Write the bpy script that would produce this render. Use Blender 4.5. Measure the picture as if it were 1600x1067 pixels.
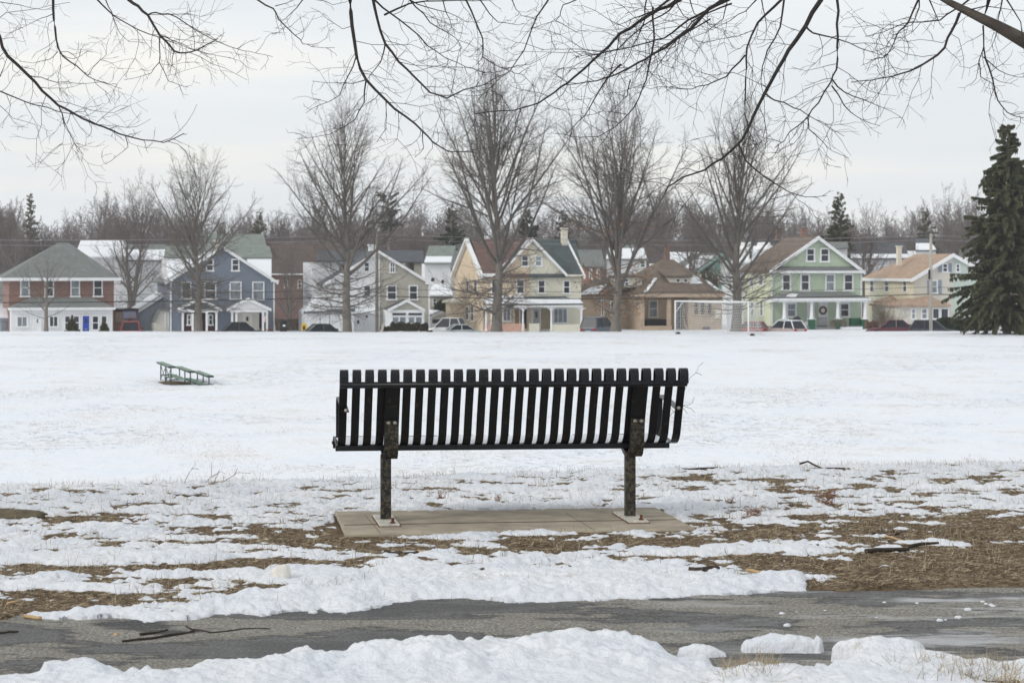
import bpy, math, random
import numpy as np
from math import sin, cos, pi, radians, sqrt, exp, atan2

for o in list(bpy.data.objects): bpy.data.objects.remove(o)
S = bpy.context.scene
C = S.collection
# ---------------------------------------------------------------- camera
F = 85.0/36.0*1600          # focal length in photo pixels (1600 wide)
YH = 417.0                  # photo row of eye level
EYE = 1.35
cam = bpy.data.cameras.new('camera'); co = bpy.data.objects.new('camera', cam); C.objects.link(co)
co.location = (0, 0, EYE); co.rotation_euler = (radians(90), 0, 0)
cam.lens = 85; cam.sensor_width = 36; cam.clip_start = .1; cam.clip_end = 4000
cam.shift_y = -(533.5-YH)/1600
cam.dof.use_dof = True; cam.dof.focus_distance = 12.8; cam.dof.aperture_fstop = 13
S.camera = co
# ---------------------------------------------------------------- sky and sun
SUN_AZ, SUN_EL = radians(-125), radians(30)
w = bpy.data.worlds.new('World'); S.world = w; w.use_nodes = True
nt = w.node_tree; N = nt.nodes; Lk = nt.links; N.clear()
out = N.new('ShaderNodeOutputWorld')
sky = N.new('ShaderNodeTexSky'); sky.sky_type = 'NISHITA'; sky.sun_disc = False
sky.sun_elevation = SUN_EL; sky.sun_rotation = SUN_AZ
bg1 = N.new('ShaderNodeBackground'); bg1.inputs['Strength'].default_value = .07
Lk.new(sky.outputs[0], bg1.inputs[0])
tc = N.new('ShaderNodeTexCoord')
sep = N.new('ShaderNodeSeparateXYZ'); Lk.new(tc.outputs['Generated'], sep.inputs[0])
mp = N.new('ShaderNodeMapping'); mp.inputs['Scale'].default_value = (2.2, 2.2, 26)
Lk.new(tc.outputs['Generated'], mp.inputs[0])
nz = N.new('ShaderNodeTexNoise'); nz.inputs['Scale'].default_value = 1.3; nz.inputs['Detail'].default_value = 5; nz.inputs['Roughness'].default_value = .5
Lk.new(mp.outputs[0], nz.inputs['Vector'])
cr = N.new('ShaderNodeValToRGB'); e = cr.color_ramp.elements
e[0].position = .36; e[0].color = (.75, .785, .82, 1); e[1].position = .66; e[1].color = (.93, .905, .85, 1)
m_ = cr.color_ramp.elements.new(.5); m_.color = (.80, .83, .85, 1)
Lk.new(nz.outputs[0], cr.inputs[0])
# brighter towards the zenith, as an overcast sky is
mr = N.new('ShaderNodeMapRange'); mr.inputs['From Min'].default_value = 0; mr.inputs['From Max'].default_value = 1
mr.inputs['To Min'].default_value = 1.16; mr.inputs['To Max'].default_value = .96
Lk.new(sep.outputs['Z'], mr.inputs['Value'])
bg2 = N.new('ShaderNodeBackground'); Lk.new(cr.outputs[0], bg2.inputs[0]); Lk.new(mr.outputs[0], bg2.inputs['Strength'])
mx = N.new('ShaderNodeMixShader'); mx.inputs[0].default_value = .9
Lk.new(bg1.outputs[0], mx.inputs[1]); Lk.new(bg2.outputs[0], mx.inputs[2]); Lk.new(mx.outputs[0], out.inputs[0])
sl = bpy.data.lights.new('sun', 'SUN'); sl.energy = 1.35; sl.angle = radians(20); sl.color = (1, .955, .89)
so = bpy.data.objects.new('sun', sl); C.objects.link(so)
from mathutils import Vector, Matrix
sd = Vector((sin(SUN_AZ)*cos(SUN_EL), cos(SUN_AZ)*cos(SUN_EL), sin(SUN_EL)))
so.rotation_euler = sd.to_track_quat('Z', 'Y').to_euler()
S.view_settings.view_transform = 'Standard'; S.view_settings.look = 'None'
S.view_settings.exposure = 0.09; S.view_settings.gamma = 1; S.view_settings.use_curve_mapping = False
S.cycles.max_bounces = 6; S.cycles.diffuse_bounces = 3; S.cycles.glossy_bounces = 3
S.cycles.transmission_bounces = 4; S.cycles.transparent_max_bounces = 8; S.cycles.volume_bounces = 0
S.cycles.use_denoising = True
try: S.cycles.denoiser = 'OPENIMAGEDENOISE'; S.cycles.denoising_prefilter = 'ACCURATE'
except Exception: pass
R = random.Random(7)

# ---------------------------------------------------------------- materials
MATS = {}
def mat(name, col, rough=.8, var=.18, scale=4., bump=0., bscale=40., col2=None, thr=None, metal=0., kind=None, spec=.3, axis=(1,1,1), period=.12):
    if name in MATS: return MATS[name]
    m = bpy.data.materials.new(name); m.use_nodes = True; t = m.node_tree; n = t.nodes; l = t.links
    b = n['Principled BSDF']; b.inputs['Roughness'].default_value = rough; b.inputs['Metallic'].default_value = metal
    b.inputs['Specular IOR Level'].default_value = spec
    tc = n.new('ShaderNodeTexCoord'); mp = n.new('ShaderNodeMapping'); mp.inputs['Scale'].default_value = axis
    l.new(tc.outputs['Object'], mp.inputs[0])
    nz = n.new('ShaderNodeTexNoise'); nz.inputs['Scale'].default_value = scale; nz.inputs['Detail'].default_value = 6; nz.inputs['Roughness'].default_value = .62
    l.new(mp.outputs[0], nz.inputs['Vector'])
    r = n.new('ShaderNodeValToRGB'); e = r.color_ramp.elements
    c2 = col2 if col2 else tuple(min(1, c*(1+var)) for c in col)
    c1 = col if col2 else tuple(c*(1-var) for c in col)
    if thr is None: e[0].position, e[1].position = .3, .7
    else: e[0].position, e[1].position = thr
    e[0].color = (*c1, 1); e[1].color = (*c2, 1); l.new(nz.outputs[0], r.inputs[0])
    colour = r.outputs[0]; height = None
    if kind == 'brick':
        sp = n.new('ShaderNodeSeparateXYZ'); l.new(tc.outputs['Object'], sp.inputs[0])
        ad = n.new('ShaderNodeMath'); l.new(sp.outputs[0], ad.inputs[0]); l.new(sp.outputs[1], ad.inputs[1])
        cb = n.new('ShaderNodeCombineXYZ'); l.new(ad.outputs[0], cb.inputs[0]); l.new(sp.outputs[2], cb.inputs[1])
        bt = n.new('ShaderNodeTexBrick'); bt.inputs['Scale'].default_value = 1; bt.inputs['Brick Width'].default_value = .42
        bt.inputs['Row Height'].default_value = .16; bt.inputs['Mortar Size'].default_value = .018
        bt.inputs['Color1'].default_value = (*col, 1); bt.inputs['Color2'].default_value = (*[c*.62 for c in col], 1); bt.inputs['Mortar'].default_value = (.33, .29, .26, 1)
        l.new(cb.outputs[0], bt.inputs['Vector'])
        mm = n.new('ShaderNodeMix'); mm.data_type = 'RGBA'; mm.inputs[0].default_value = .35
        l.new(bt.outputs[0], mm.inputs[6]); l.new(colour, mm.inputs[7]); colour = mm.outputs[2]
    if kind in ('siding', 'shingle'):
        sp = n.new('ShaderNodeSeparateXYZ'); l.new(tc.outputs['Object'], sp.inputs[0])
        md = n.new('ShaderNodeMath'); md.operation = 'DIVIDE'; l.new(sp.outputs[2], md.inputs[0]); md.inputs[1].default_value = period
        fr = n.new('ShaderNodeMath'); fr.operation = 'FRACT'; l.new(md.outputs[0], fr.inputs[0]); height = fr.outputs[0]
        if kind == 'shingle':
            n2 = n.new('ShaderNodeTexNoise'); n2.inputs['Scale'].default_value = 3.1; n2.inputs['Detail'].default_value = 8; n2.inputs['Roughness'].default_value = .8
            l.new(tc.outputs['Object'], n2.inputs['Vector'])
            hh = n.new('ShaderNodeMix'); hh.data_type = 'RGBA'; hh.blend_type = 'OVERLAY'; hh.inputs[0].default_value = .7
            l.new(colour, hh.inputs[6]); l.new(n2.outputs[0], hh.inputs[7]); colour = hh.outputs[2]
    l.new(colour, b.inputs['Base Color'])
    if bump or height is not None:
        bp = n.new('ShaderNodeBump')
        if height is not None:
            bp.inputs['Strength'].default_value = .8; bp.inputs['Distance'].default_value = .03; l.new(height, bp.inputs['Height'])
        else:
            n3 = n.new('ShaderNodeTexNoise'); n3.inputs['Scale'].default_value = bscale; n3.inputs['Detail'].default_value = 5
            l.new(tc.outputs['Object'], n3.inputs['Vector']); l.new(n3.outputs[0], bp.inputs['Height'])
            bp.inputs['Strength'].default_value = min(1, bump*10); bp.inputs['Distance'].default_value = bump
        l.new(bp.outputs[0], b.inputs['Normal'])
    MATS[name] = m; return m

white = mat('white_paint', (.82, .83, .84), .6, .07, 3)
cream_trim = mat('cream_trim', (.72, .68, .58), .6, .08)
glass_d = mat('window_glass', (.035, .04, .05), .12, .6, .9, spec=.5)
glass_c = mat('window_glass_with_curtain', (.22, .25, .28), .2, .5, 1.3, spec=.5)
glass_b = mat('window_glass_with_blind', (.48, .52, .54), .3, .2, 1.3, spec=.5)
snowm = mat('roof_snow_cover', (.84, .87, .91), .7, .03, 2, bump=.02, bscale=4)
steel = mat('galvanised_steel', (.42, .43, .43), .5, .2, metal=.6)
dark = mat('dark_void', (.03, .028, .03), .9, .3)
blackm = mat('black_plastic', (.02, .02, .022), .5, .3)
wood_grey = mat('weathered_wood', (.22, .19, .16), .9, .3, 6, axis=(3, 3, .4))
wood_pale = mat('pale_weathered_wood', (.42, .39, .35), .9, .2, 6, axis=(3, 3, .4))

# ---------------------------------------------------------------- tagging and mesh helpers
def link(o, parent=None):
    C.objects.link(o)
    if parent is not None: o.parent = parent
    return o
def tag(o, label=None, cat=None, group=None, kind=None):
    if label: o['label'] = label
    if cat: o['category'] = cat
    if group: o['group'] = group
    if kind: o['kind'] = kind
    return o
def empty(name, loc=(0, 0, 0), rz=0, label=None, cat=None, group=None):
    o = bpy.data.objects.new(name, None); o.empty_display_size = .3; link(o); o.location = loc; o.rotation_euler = (0, 0, rz)
    return tag(o, label, cat, group)
class MB:
    def __init__(s): s.v = []; s.f = []
    def add(s, v, f):
        b = len(s.v); s.v += [tuple(p) for p in v]; s.f += [tuple(i+b for i in q) for q in f]; return s
    def box(s, x0, x1, y0, y1, z0, z1):
        if x0 > x1: x0, x1 = x1, x0
        if y0 > y1: y0, y1 = y1, y0
        if z0 > z1: z0, z1 = z1, z0
        return s.add([(x0,y0,z0),(x1,y0,z0),(x1,y1,z0),(x0,y1,z0),(x0,y0,z1),(x1,y0,z1),(x1,y1,z1),(x0,y1,z1)],
                     [(0,3,2,1),(4,5,6,7),(0,1,5,4),(1,2,6,5),(2,3,7,6),(3,0,4,7)])
    def ext(s, pts, vec):
        n = len(pts); a = [tuple(p) for p in pts]; b = [tuple(p[i]+vec[i] for i in range(3)) for p in pts]
        return s.add(a+b, [tuple(range(n))[::-1], tuple(range(n, 2*n))]+[(i, (i+1) % n, n+(i+1) % n, n+i) for i in range(n)])
    def hip(s, u0, u1, v0, v1, ze, r0, r1, rv, zr, th=.15):
        rv0, rv1 = (rv if isinstance(rv, tuple) else (rv, rv))
        P = [(u0,v0,ze),(u1,v0,ze),(u1,v1,ze),(u0,v1,ze),(r0,rv0,zr),(r1,rv1,zr),(u0,v0,ze-th),(u1,v0,ze-th),(u1,v1,ze-th),(u0,v1,ze-th)]
        return s.add(P, [(0,1,5,4),(1,2,5),(2,3,4,5),(3,0,4),(6,7,1,0),(7,8,2,1),(8,9,3,2),(9,6,0,3),(9,8,7,6)])
    def tube(s, pts, rad, n=6, cap=True):
        P = [Vector(p) for p in pts]; m = len(P); vs = []
        if not hasattr(rad, '__len__'): rad = [rad]*m
        for i in range(m):
            d = (P[min(i+1, m-1)]-P[max(i-1, 0)])
            if d.length < 1e-9: d = Vector((0, 0, 1))
            d.normalize(); r = Vector((0, 0, 1)) if abs(d.z) < .9 else Vector((0, 1, 0))
            a = d.cross(r).normalized(); b = d.cross(a)
            for k in range(n):
                t = 2*pi*k/n; vs.append(tuple(P[i]+(a*cos(t)+b*sin(t))*rad[i]))
        fs = [(i*n+k, i*n+(k+1) % n, (i+1)*n+(k+1) % n, (i+1)*n+k) for i in range(m-1) for k in range(n)]
        if cap: fs += [tuple(range(n))[::-1], tuple(range((m-1)*n, m*n))]
        return s.add(vs, fs)
    def lathe(s, prof, c=(0, 0), n=16):
        vs = [(c[0]+r*cos(2*pi*k/n), c[1]+r*sin(2*pi*k/n), z) for r, z in prof for k in range(n)]; m = len(prof)
        fs = [(i*n+k, i*n+(k+1) % n, (i+1)*n+(k+1) % n, (i+1)*n+k) for i in range(m-1) for k in range(n)]
        return s.add(vs, fs+[tuple(range(n))[::-1], tuple(range((m-1)*n, m*n))])
    def strip(s, prof, u0, u1, th=.006):     # a bent flat bar: profile in (v,z), width along u
        pr = [Vector((0, a, b)) for a, b in prof]; m = len(pr); top = []; bot = []
        for i in range(m):
            d = (pr[min(i+1, m-1)]-pr[max(i-1, 0)]).normalized(); nn = Vector((0, -d.z, d.y))*th/2
            top.append(pr[i]+nn); bot.append(pr[i]-nn)
        vs = []
        for i in range(m): vs += [(u0, top[i].y, top[i].z), (u1, top[i].y, top[i].z), (u1, bot[i].y, bot[i].z), (u0, bot[i].y, bot[i].z)]
        fs = [(i*4+k, i*4+(k+1) % 4, (i+1)*4+(k+1) % 4, (i+1)*4+k) for i in range(m-1) for k in range(4)]
        return s.add(vs, fs+[(3, 2, 1, 0), tuple((m-1)*4+k for k in range(4))])
    def mesh(s, name, m=None, smooth=False):
        me = bpy.data.meshes.new(name); me.from_pydata(s.v, [], s.f); me.update()
        if m is not None: me.materials.append(m)
        if smooth: me.polygons.foreach_set('use_smooth', [True]*len(me.polygons))
        return me
    def build(s, name, m, parent=None, smooth=False, label=None, bevel=0):
        o = link(bpy.data.objects.new(name, s.mesh(name, m, smooth)), parent)
        if bevel:
            bv = o.modifiers.new('bevel', 'BEVEL'); bv.width = bevel; bv.segments = 2; bv.limit_method = 'ANGLE'
        return tag(o, label)
def npmesh(name, V, Fq, m, smooth=True, parent=None):
    me = bpy.data.meshes.new(name); V = np.asarray(V, np.float32); Fq = np.asarray(Fq, np.int32); k = Fq.shape[1]
    me.vertices.add(len(V)); me.vertices.foreach_set('co', V.ravel())
    me.loops.add(Fq.size); me.loops.foreach_set('vertex_index', Fq.ravel())
    me.polygons.add(len(Fq)); me.polygons.foreach_set('loop_start', np.arange(0, Fq.size, k, dtype=np.int32))
    try: me.polygons.foreach_set('loop_total', np.full(len(Fq), k, np.int32))
    except Exception: pass
    me.polygons.foreach_set('use_smooth', np.full(len(Fq), smooth)); me.materials.append(m); me.update(calc_edges=True); me.validate()
    return link(bpy.data.objects.new(name, me), parent)
def gridfaces(nr, nc, keep=None):
    i = np.arange(nr-1)[:, None]*nc+np.arange(nc-1)[None]; q = np.stack([i, i+1, i+nc+1, i+nc], -1).reshape(-1, 4)
    return q if keep is None else q[keep.reshape(-1)]
def compact(V, Fq):
    used = np.zeros(len(V), bool); used[Fq.ravel()] = True; idx = np.cumsum(used)-1
    return V[used], idx[Fq]

# ---------------------------------------------------------------- numpy noise
_rg = np.random.RandomState(3); PERM = _rg.permutation(4096); GA = _rg.rand(4096)*2*np.pi; GX = np.cos(GA); GY = np.sin(GA)
def perlin(x, y):
    xi = np.floor(x).astype(np.int64); yi = np.floor(y).astype(np.int64); xf = x-xi; yf = y-yi
    u = xf*xf*xf*(xf*(xf*6-15)+10); v = yf*yf*yf*(yf*(yf*6-15)+10)
    def g(a, b, dx, dy):
        h = PERM[(PERM[a & 4095]+b) & 4095]; return GX[h]*dx+GY[h]*dy
    n00 = g(xi, yi, xf, yf); n10 = g(xi+1, yi, xf-1, yf); n01 = g(xi, yi+1, xf, yf-1); n11 = g(xi+1, yi+1, xf-1, yf-1)
    return (n00*(1-u)+n10*u)*(1-v)*1.5+(n01*(1-u)+n11*u)*v*1.5
def fbm(x, y, o=4, g=.5):
    s = 0; a = 1; t = 0
    for k in range(o):
        s = s+a*perlin(x*2**k+17.3*k, y*2**k-9.1*k); t += a; a *= g
    return s/t*1.3
def sst(a, b, x): t = np.clip((x-a)/(b-a), 0, 1); return t*t*(3-2*t)

# ---------------------------------------------------------------- terrain
def street_y(X): return 222+.268*X
def crest_q(X, Y): return Y-16.25-.27*np.clip(X, -60, 60)
def H(X, Y):
    q = crest_q(X, Y)+.18*fbm(X*.35, Y*.35, 2); s = (np.sqrt(q*q+.16)+q)/2
    z = -3.55*(1-np.exp(-.26*s/3.55))
    z = z + .05*fbm(X*.04+3, Y*.04, 3)*sst(25, 60, Y)
    z = z - 1.05*sst(182.5, 191, Y)
    so_ = Y-street_y(X); z = z - .5*sst(-40, -30, so_)*(1-sst(-7.5, -4.5, so_))*sst(183, 187, Y) + .012*fbm(X*.9, Y*.9, 3)*(1-sst(17.5, 23, Y))
    z = z + .10*sst(8, 60, X)*sst(120, 180, Y)
    return z
def ground_pt(px, py):           # a photo pixel -> point of the near ground (z=0)
    Y = F*EYE/(py-YH); return (px-800)/F*Y, Y
def w3(px, py, Y): return ((px-800)/F*Y, Y, EYE-(py-YH)*Y/F)

# snow shader for the wide field
def snow_material(name, thin):
    m = bpy.data.materials.new(name); m.use_nodes = True; t = m.node_tree; n = t.nodes; l = t.links
    b = n['Principled BSDF']; b.inputs['Roughness'].default_value = .65; b.inputs['Specular IOR Level'].default_value = .25
    tc = n.new('ShaderNodeTexCoord')
    n1 = n.new('ShaderNodeTexNoise'); n1.inputs['Scale'].default_value = .35 if not thin else 1.5; n1.inputs['Detail'].default_value = 7; n1.inputs['Roughness'].default_value = .6
    l.new(tc.outputs['Object'], n1.inputs['Vector'])
    n2 = n.new('ShaderNodeTexNoise'); n2.inputs['Scale'].default_value = 7 if not thin else 30; n2.inputs['Detail'].default_value = 6; n2.inputs['Roughness'].default_value = .7
    l.new(tc.outputs['Object'], n2.inputs['Vector'])
    r1 = n.new('ShaderNodeValToRGB'); e = r1.color_ramp.elements; e[0].position = .3; e[0].color = (.80, .845, .92, 1) if not thin else (.70, .735, .80, 1); e[1].position = .68; e[1].color = (.875, .895, .93, 1) if not thin else (.83, .85, .885, 1)
    l.new(n1.outputs[0], r1.inputs[0])
    # specks of straw where grass tips come through
    mu = n.new('ShaderNodeMath'); mu.operation = 'MULTIPLY'; l.new(n1.outputs[0], mu.inputs[0]); l.new(n2.outputs[0], mu.inputs[1])
    r2 = n.new('ShaderNodeValToRGB'); e = r2.color_ramp.elements; e[0].position = .30 if not thin else .32; e[1].position = .40; e[0].color = (0, 0, 0, 1); e[1].color = (.5, .5, .5, 1)
    l.new(mu.outputs[0], r2.inputs[0])
    mm = n.new('ShaderNodeMix'); mm.data_type = 'RGBA'; l.new(r2.outputs[0], mm.inputs[0]); l.new(r1.outputs[0], mm.inputs[6]); mm.inputs[7].default_value = (.40, .34, .25, 1)
    l.new(mm.outputs[2], b.inputs['Base Color'])
    bp = n.new('ShaderNodeBump'); bp.inputs['Strength'].default_value = 1.0; bp.inputs['Distance'].default_value = .13 if not thin else .017
    n3 = n.new('ShaderNodeTexNoise'); n3.inputs['Scale'].default_value = 1.4 if not thin else 38; n3.inputs['Detail'].default_value = 8; n3.inputs['Roughness'].default_value = .62
    l.new(tc.outputs['Object'], n3.inputs['Vector']); l.new(n3.outputs[0], bp.inputs['Height']); l.new(bp.outputs[0], b.inputs['Normal'])
    if not thin:      # trampled dents, gathered in trails
        n4 = n.new('ShaderNodeTexNoise'); n4.inputs['Scale'].default_value = 3.3; n4.inputs['Detail'].default_value = 2; l.new(tc.outputs['Object'], n4.inputs['Vector'])
        r4 = n.new('ShaderNodeValToRGB'); q = r4.color_ramp.elements; q[0].position = .58; q[0].color = (1, 1, 1, 1); q[1].position = .63; q[1].color = (0, 0, 0, 1); l.new(n4.outputs[0], r4.inputs[0])
        n5 = n.new('ShaderNodeTexNoise'); n5.inputs['Scale'].default_value = .12; n5.inputs['Detail'].default_value = 3; l.new(tc.outputs['Object'], n5.inputs['Vector'])
        r5 = n.new('ShaderNodeValToRGB'); q = r5.color_ramp.elements; q[0].position = .44; q[1].position = .60; l.new(n5.outputs[0], r5.inputs[0])
        b2 = n.new('ShaderNodeBump'); b2.inputs['Distance'].default_value = .16; l.new(r4.outputs[0], b2.inputs['Height']); l.new(r5.outputs[0], b2.inputs['Strength']); l.new(bp.outputs[0], b2.inputs['Normal']); l.new(b2.outputs[0], b.inputs['Normal'])
    return m
snow_far = snow_material('field_snow', False); snow_near = snow_material('near_snow', True)

NX0, NX1, NY0, NY1 = -5.2, 5.4, 7.35, 19.9          # the finely modelled strip by the bench
ys = np.concatenate([np.linspace(-8, 7, 12), np.arange(7.1, 20, .3), 20*(1.013**np.arange(1, 175)), np.linspace(186, 240, 40), np.linspace(250, 900, 40)]); ys = np.unique(np.round(ys, 3))
xs = np.concatenate([-np.geomspace(500, 40, 25), np.linspace(-38, 38, 260), np.geomspace(40, 500, 25)])
XX, YY = np.meshgrid(xs, ys); ZZ = H(XX, YY)+.03
foot = fbm(XX*1.7, YY*.9, 3)*.02*sst(18, 30, YY); ZZ += foot
inn = (XX > NX0+.3) & (XX < NX1-.3) & (YY > NY0+.2) & (YY < NY1-.35); ZZ[inn] -= .15
ZZ[(YY < 8.0)] -= .0
g = npmesh('snowy_ground', np.stack([XX, YY, ZZ], -1).reshape(-1, 3), gridfaces(*XX.shape), snow_far); tag(g, kind='structure')
# street in front of the houses
st = MB(); xa = np.linspace(-160, 160, 33); vs = []
for x in xa:
    for dv in (-20, -12.5): vs.append((x, street_y(x)+dv, -5.03))
st.add(vs, [(2*i, 2*i+2, 2*i+3, 2*i+1) for i in range(32)])
asph_far = mat('street_asphalt', (.07, .07, .075), .9, .3, 2)
tag(st.build('street', asph_far), kind='structure')

# ---- near strip: image-traced edges of path and snow, laid on the ground
fx = [-700,0,41,86,172,241,299,340,413,502,540,599,668,771,812,874,915,1070,1129,1215,1266,1352,1473,1600,2300]
fy = [1010,972,960,963,960,967,963,956,958,949,955,944,934,932,939,937,934,929,925,920,917,917,913,912,885]
nx = [-700,0,20,65,69,131,165,213,282,323,365,413,482,540,599,657,705,723,764,791,840,908,977,1029,1060,1085,1100,1124,1180,1232,1294,1335,1400,1430,1462,1490,1560,1600,2300]
ny = [1075,1039,1040,1035,1022,1018,1030,1037,1033,1020,1013,1011,998,1001,992,996,985,997,980,985,980,980,984,992,1008,1010,1005,1022,1018,1018,1034,1012,1008,1008,1015,1020,1025,1027,1010]
yf = lambda px: np.interp(px, fx, fy)
yn = lambda px: np.interp(px, nx, ny)+np.interp(px, [0, 250, 540, 980, 1060, 1300, 1600], [14, 22, 27, 27, 18, 16, 10])
BTH = radians(7.2); BO = (-.018, 12.81)
def bench_uv(X, Y):
    dx, dy = X-BO[0], Y-BO[1]; return dx*cos(BTH)+dy*sin(BTH), -dx*sin(BTH)+dy*cos(BTH)
# bare patches (photo px centre, radii, depth of the bias)
BARE = [(480,840,115,22,1.2),(560,832,110,10,.9),(720,852,190,14,1.25),(960,850,190,15,1.25),(1180,835,130,14,1.1),(1380,825,180,22,1.3),(1560,835,130,28,1.5),
 (1290,880,120,26,1.5),(1450,885,150,30,1.8),(1590,880,110,34,1.8),(1180,880,70,9,.9),(1080,884,60,7,.8),(300,885,150,9,1.2),(90,893,110,8,1.2),(400,884,90,10,1.2),(230,905,150,9,1.3),
 (60,930,90,14,1.4),(200,936,130,10,1.5),(330,925,70,9,1.1),(20,955,60,12,1.3),(590,878,60,6,.9),(740,886,50,4,.6),(690,872,60,4,.7),(420,862,60,5,.8),(860,862,70,4,.9),(240,862,60,3,.6),(100,866,50,3,.6),(560,888,40,3,.6),(1020,870,50,3,.6),(850,884,50,5,.8),(950,872,50,5,.5),(620,905,70,4,.8),
 (105,810,45,8,1.1),(180,813,38,8,1.1),(25,800,45,7,1.1),(230,787,60,5,.9),(330,806,30,7,1.0),(50,838,50,5,.8),(150,850,40,5,.7),(200,845,60,4,.6),(270,850,50,6,.7),(370,835,60,8,.9),
 (360,792,30,4,.7),(660,768,28,4,1.0),(775,751,28,3,.9),(812,754,20,3,.8),(727,754,14,3,.8),(860,746,24,2,.6),(1080,747,34,4,1.1),(1130,757,26,4,.9),(1225,745,36,4,.9),(1222,768,26,6,1.0),(1250,765,30,6,.9),(1340,760,26,6,1.0),
 (1312,766,22,4,.8),(1395,765,22,7,1.0),(1450,772,28,6,.9),(1510,770,22,5,.9),(1590,768,26,8,1.1),(1530,748,50,4,.8),(1410,742,30,3,.6),(1385,785,40,6,.9),(1430,792,36,5,.8),(1350,815,22,4,.7),(1300,790,24,5,.7),
 (1590,808,40,8,1.0),(1520,792,20,4,.6),(1480,753,40,3,.7),(1600,735,40,4,.7),(880,766,26,2,.5),(1170,748,30,3,.6),(640,742,30,2,.5),(930,742,40,2,.6),(1050,742,50,2,.6),(1010,755,20,3,.6),(540,770,30,3,.6),(470,765,30,3,.5),(110,762,40,3,.5),(700,770,24,2,.4),(560,742,20,2,.4),(1500,820,60,6,.6),(1060,832,40,7,.6),(1075,885,24,4,.5)]
SNOWY = [(190,872,230,9,1.1),(30,918,60,5,2.0),(90,903,50,3,1.6),(160,919,80,3,1.3),(300,899,110,5,1.3),(60,880,90,5,.8),(480,900,90,8,1.0),(900,900,330,12,.9),(640,892,110,6,.7),(1000,868,150,6,.7),(820,874,110,4,.6),(700,865,70,4,.6),
 (700,839,90,3,1.3),(790,835,110,3,1.2),(1010,830,70,3,1.0),(1060,838,60,3,.9),(1140,862,90,5,1.1),(1240,860,60,5,1.2),(1360,861,60,5,1.9),(1290,864,25,3,1.2),(1500,851,40,4,1.7),(1460,850,50,3,1.2),(1560,864,20,2,1.2),(1200,851,60,3,.8),(880,843,35,2.5,1.0),(740,852,30,2,1.0),(960,856,30,2,1.),(600,856,26,2,1.),(640,833,60,3,1.2),(1320,876,30,2,1.5),(1240,882,40,2,1.1),(1400,838,60,3,.9),(370,895,60,4,1.0)]
def bias(px, py, L):
    s = np.zeros_like(px)
    for cx, cy, rx, ry, a in L:
        d = ((px-cx)/rx)**2+((py-cy)/ry)**2; s += a*np.exp(-d*.9)
    return s
HEAPS = [(1218,1012,.140,.050,.060),(1093,1020,.075,.045,.045),(1372,1026,.17,.06,.055),(1440,1036,.1,.05,.030),(1260,1055,.09,.06,.03),(640,895,.06,.03,.04),(672,892,.03,.03,.03)]
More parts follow.
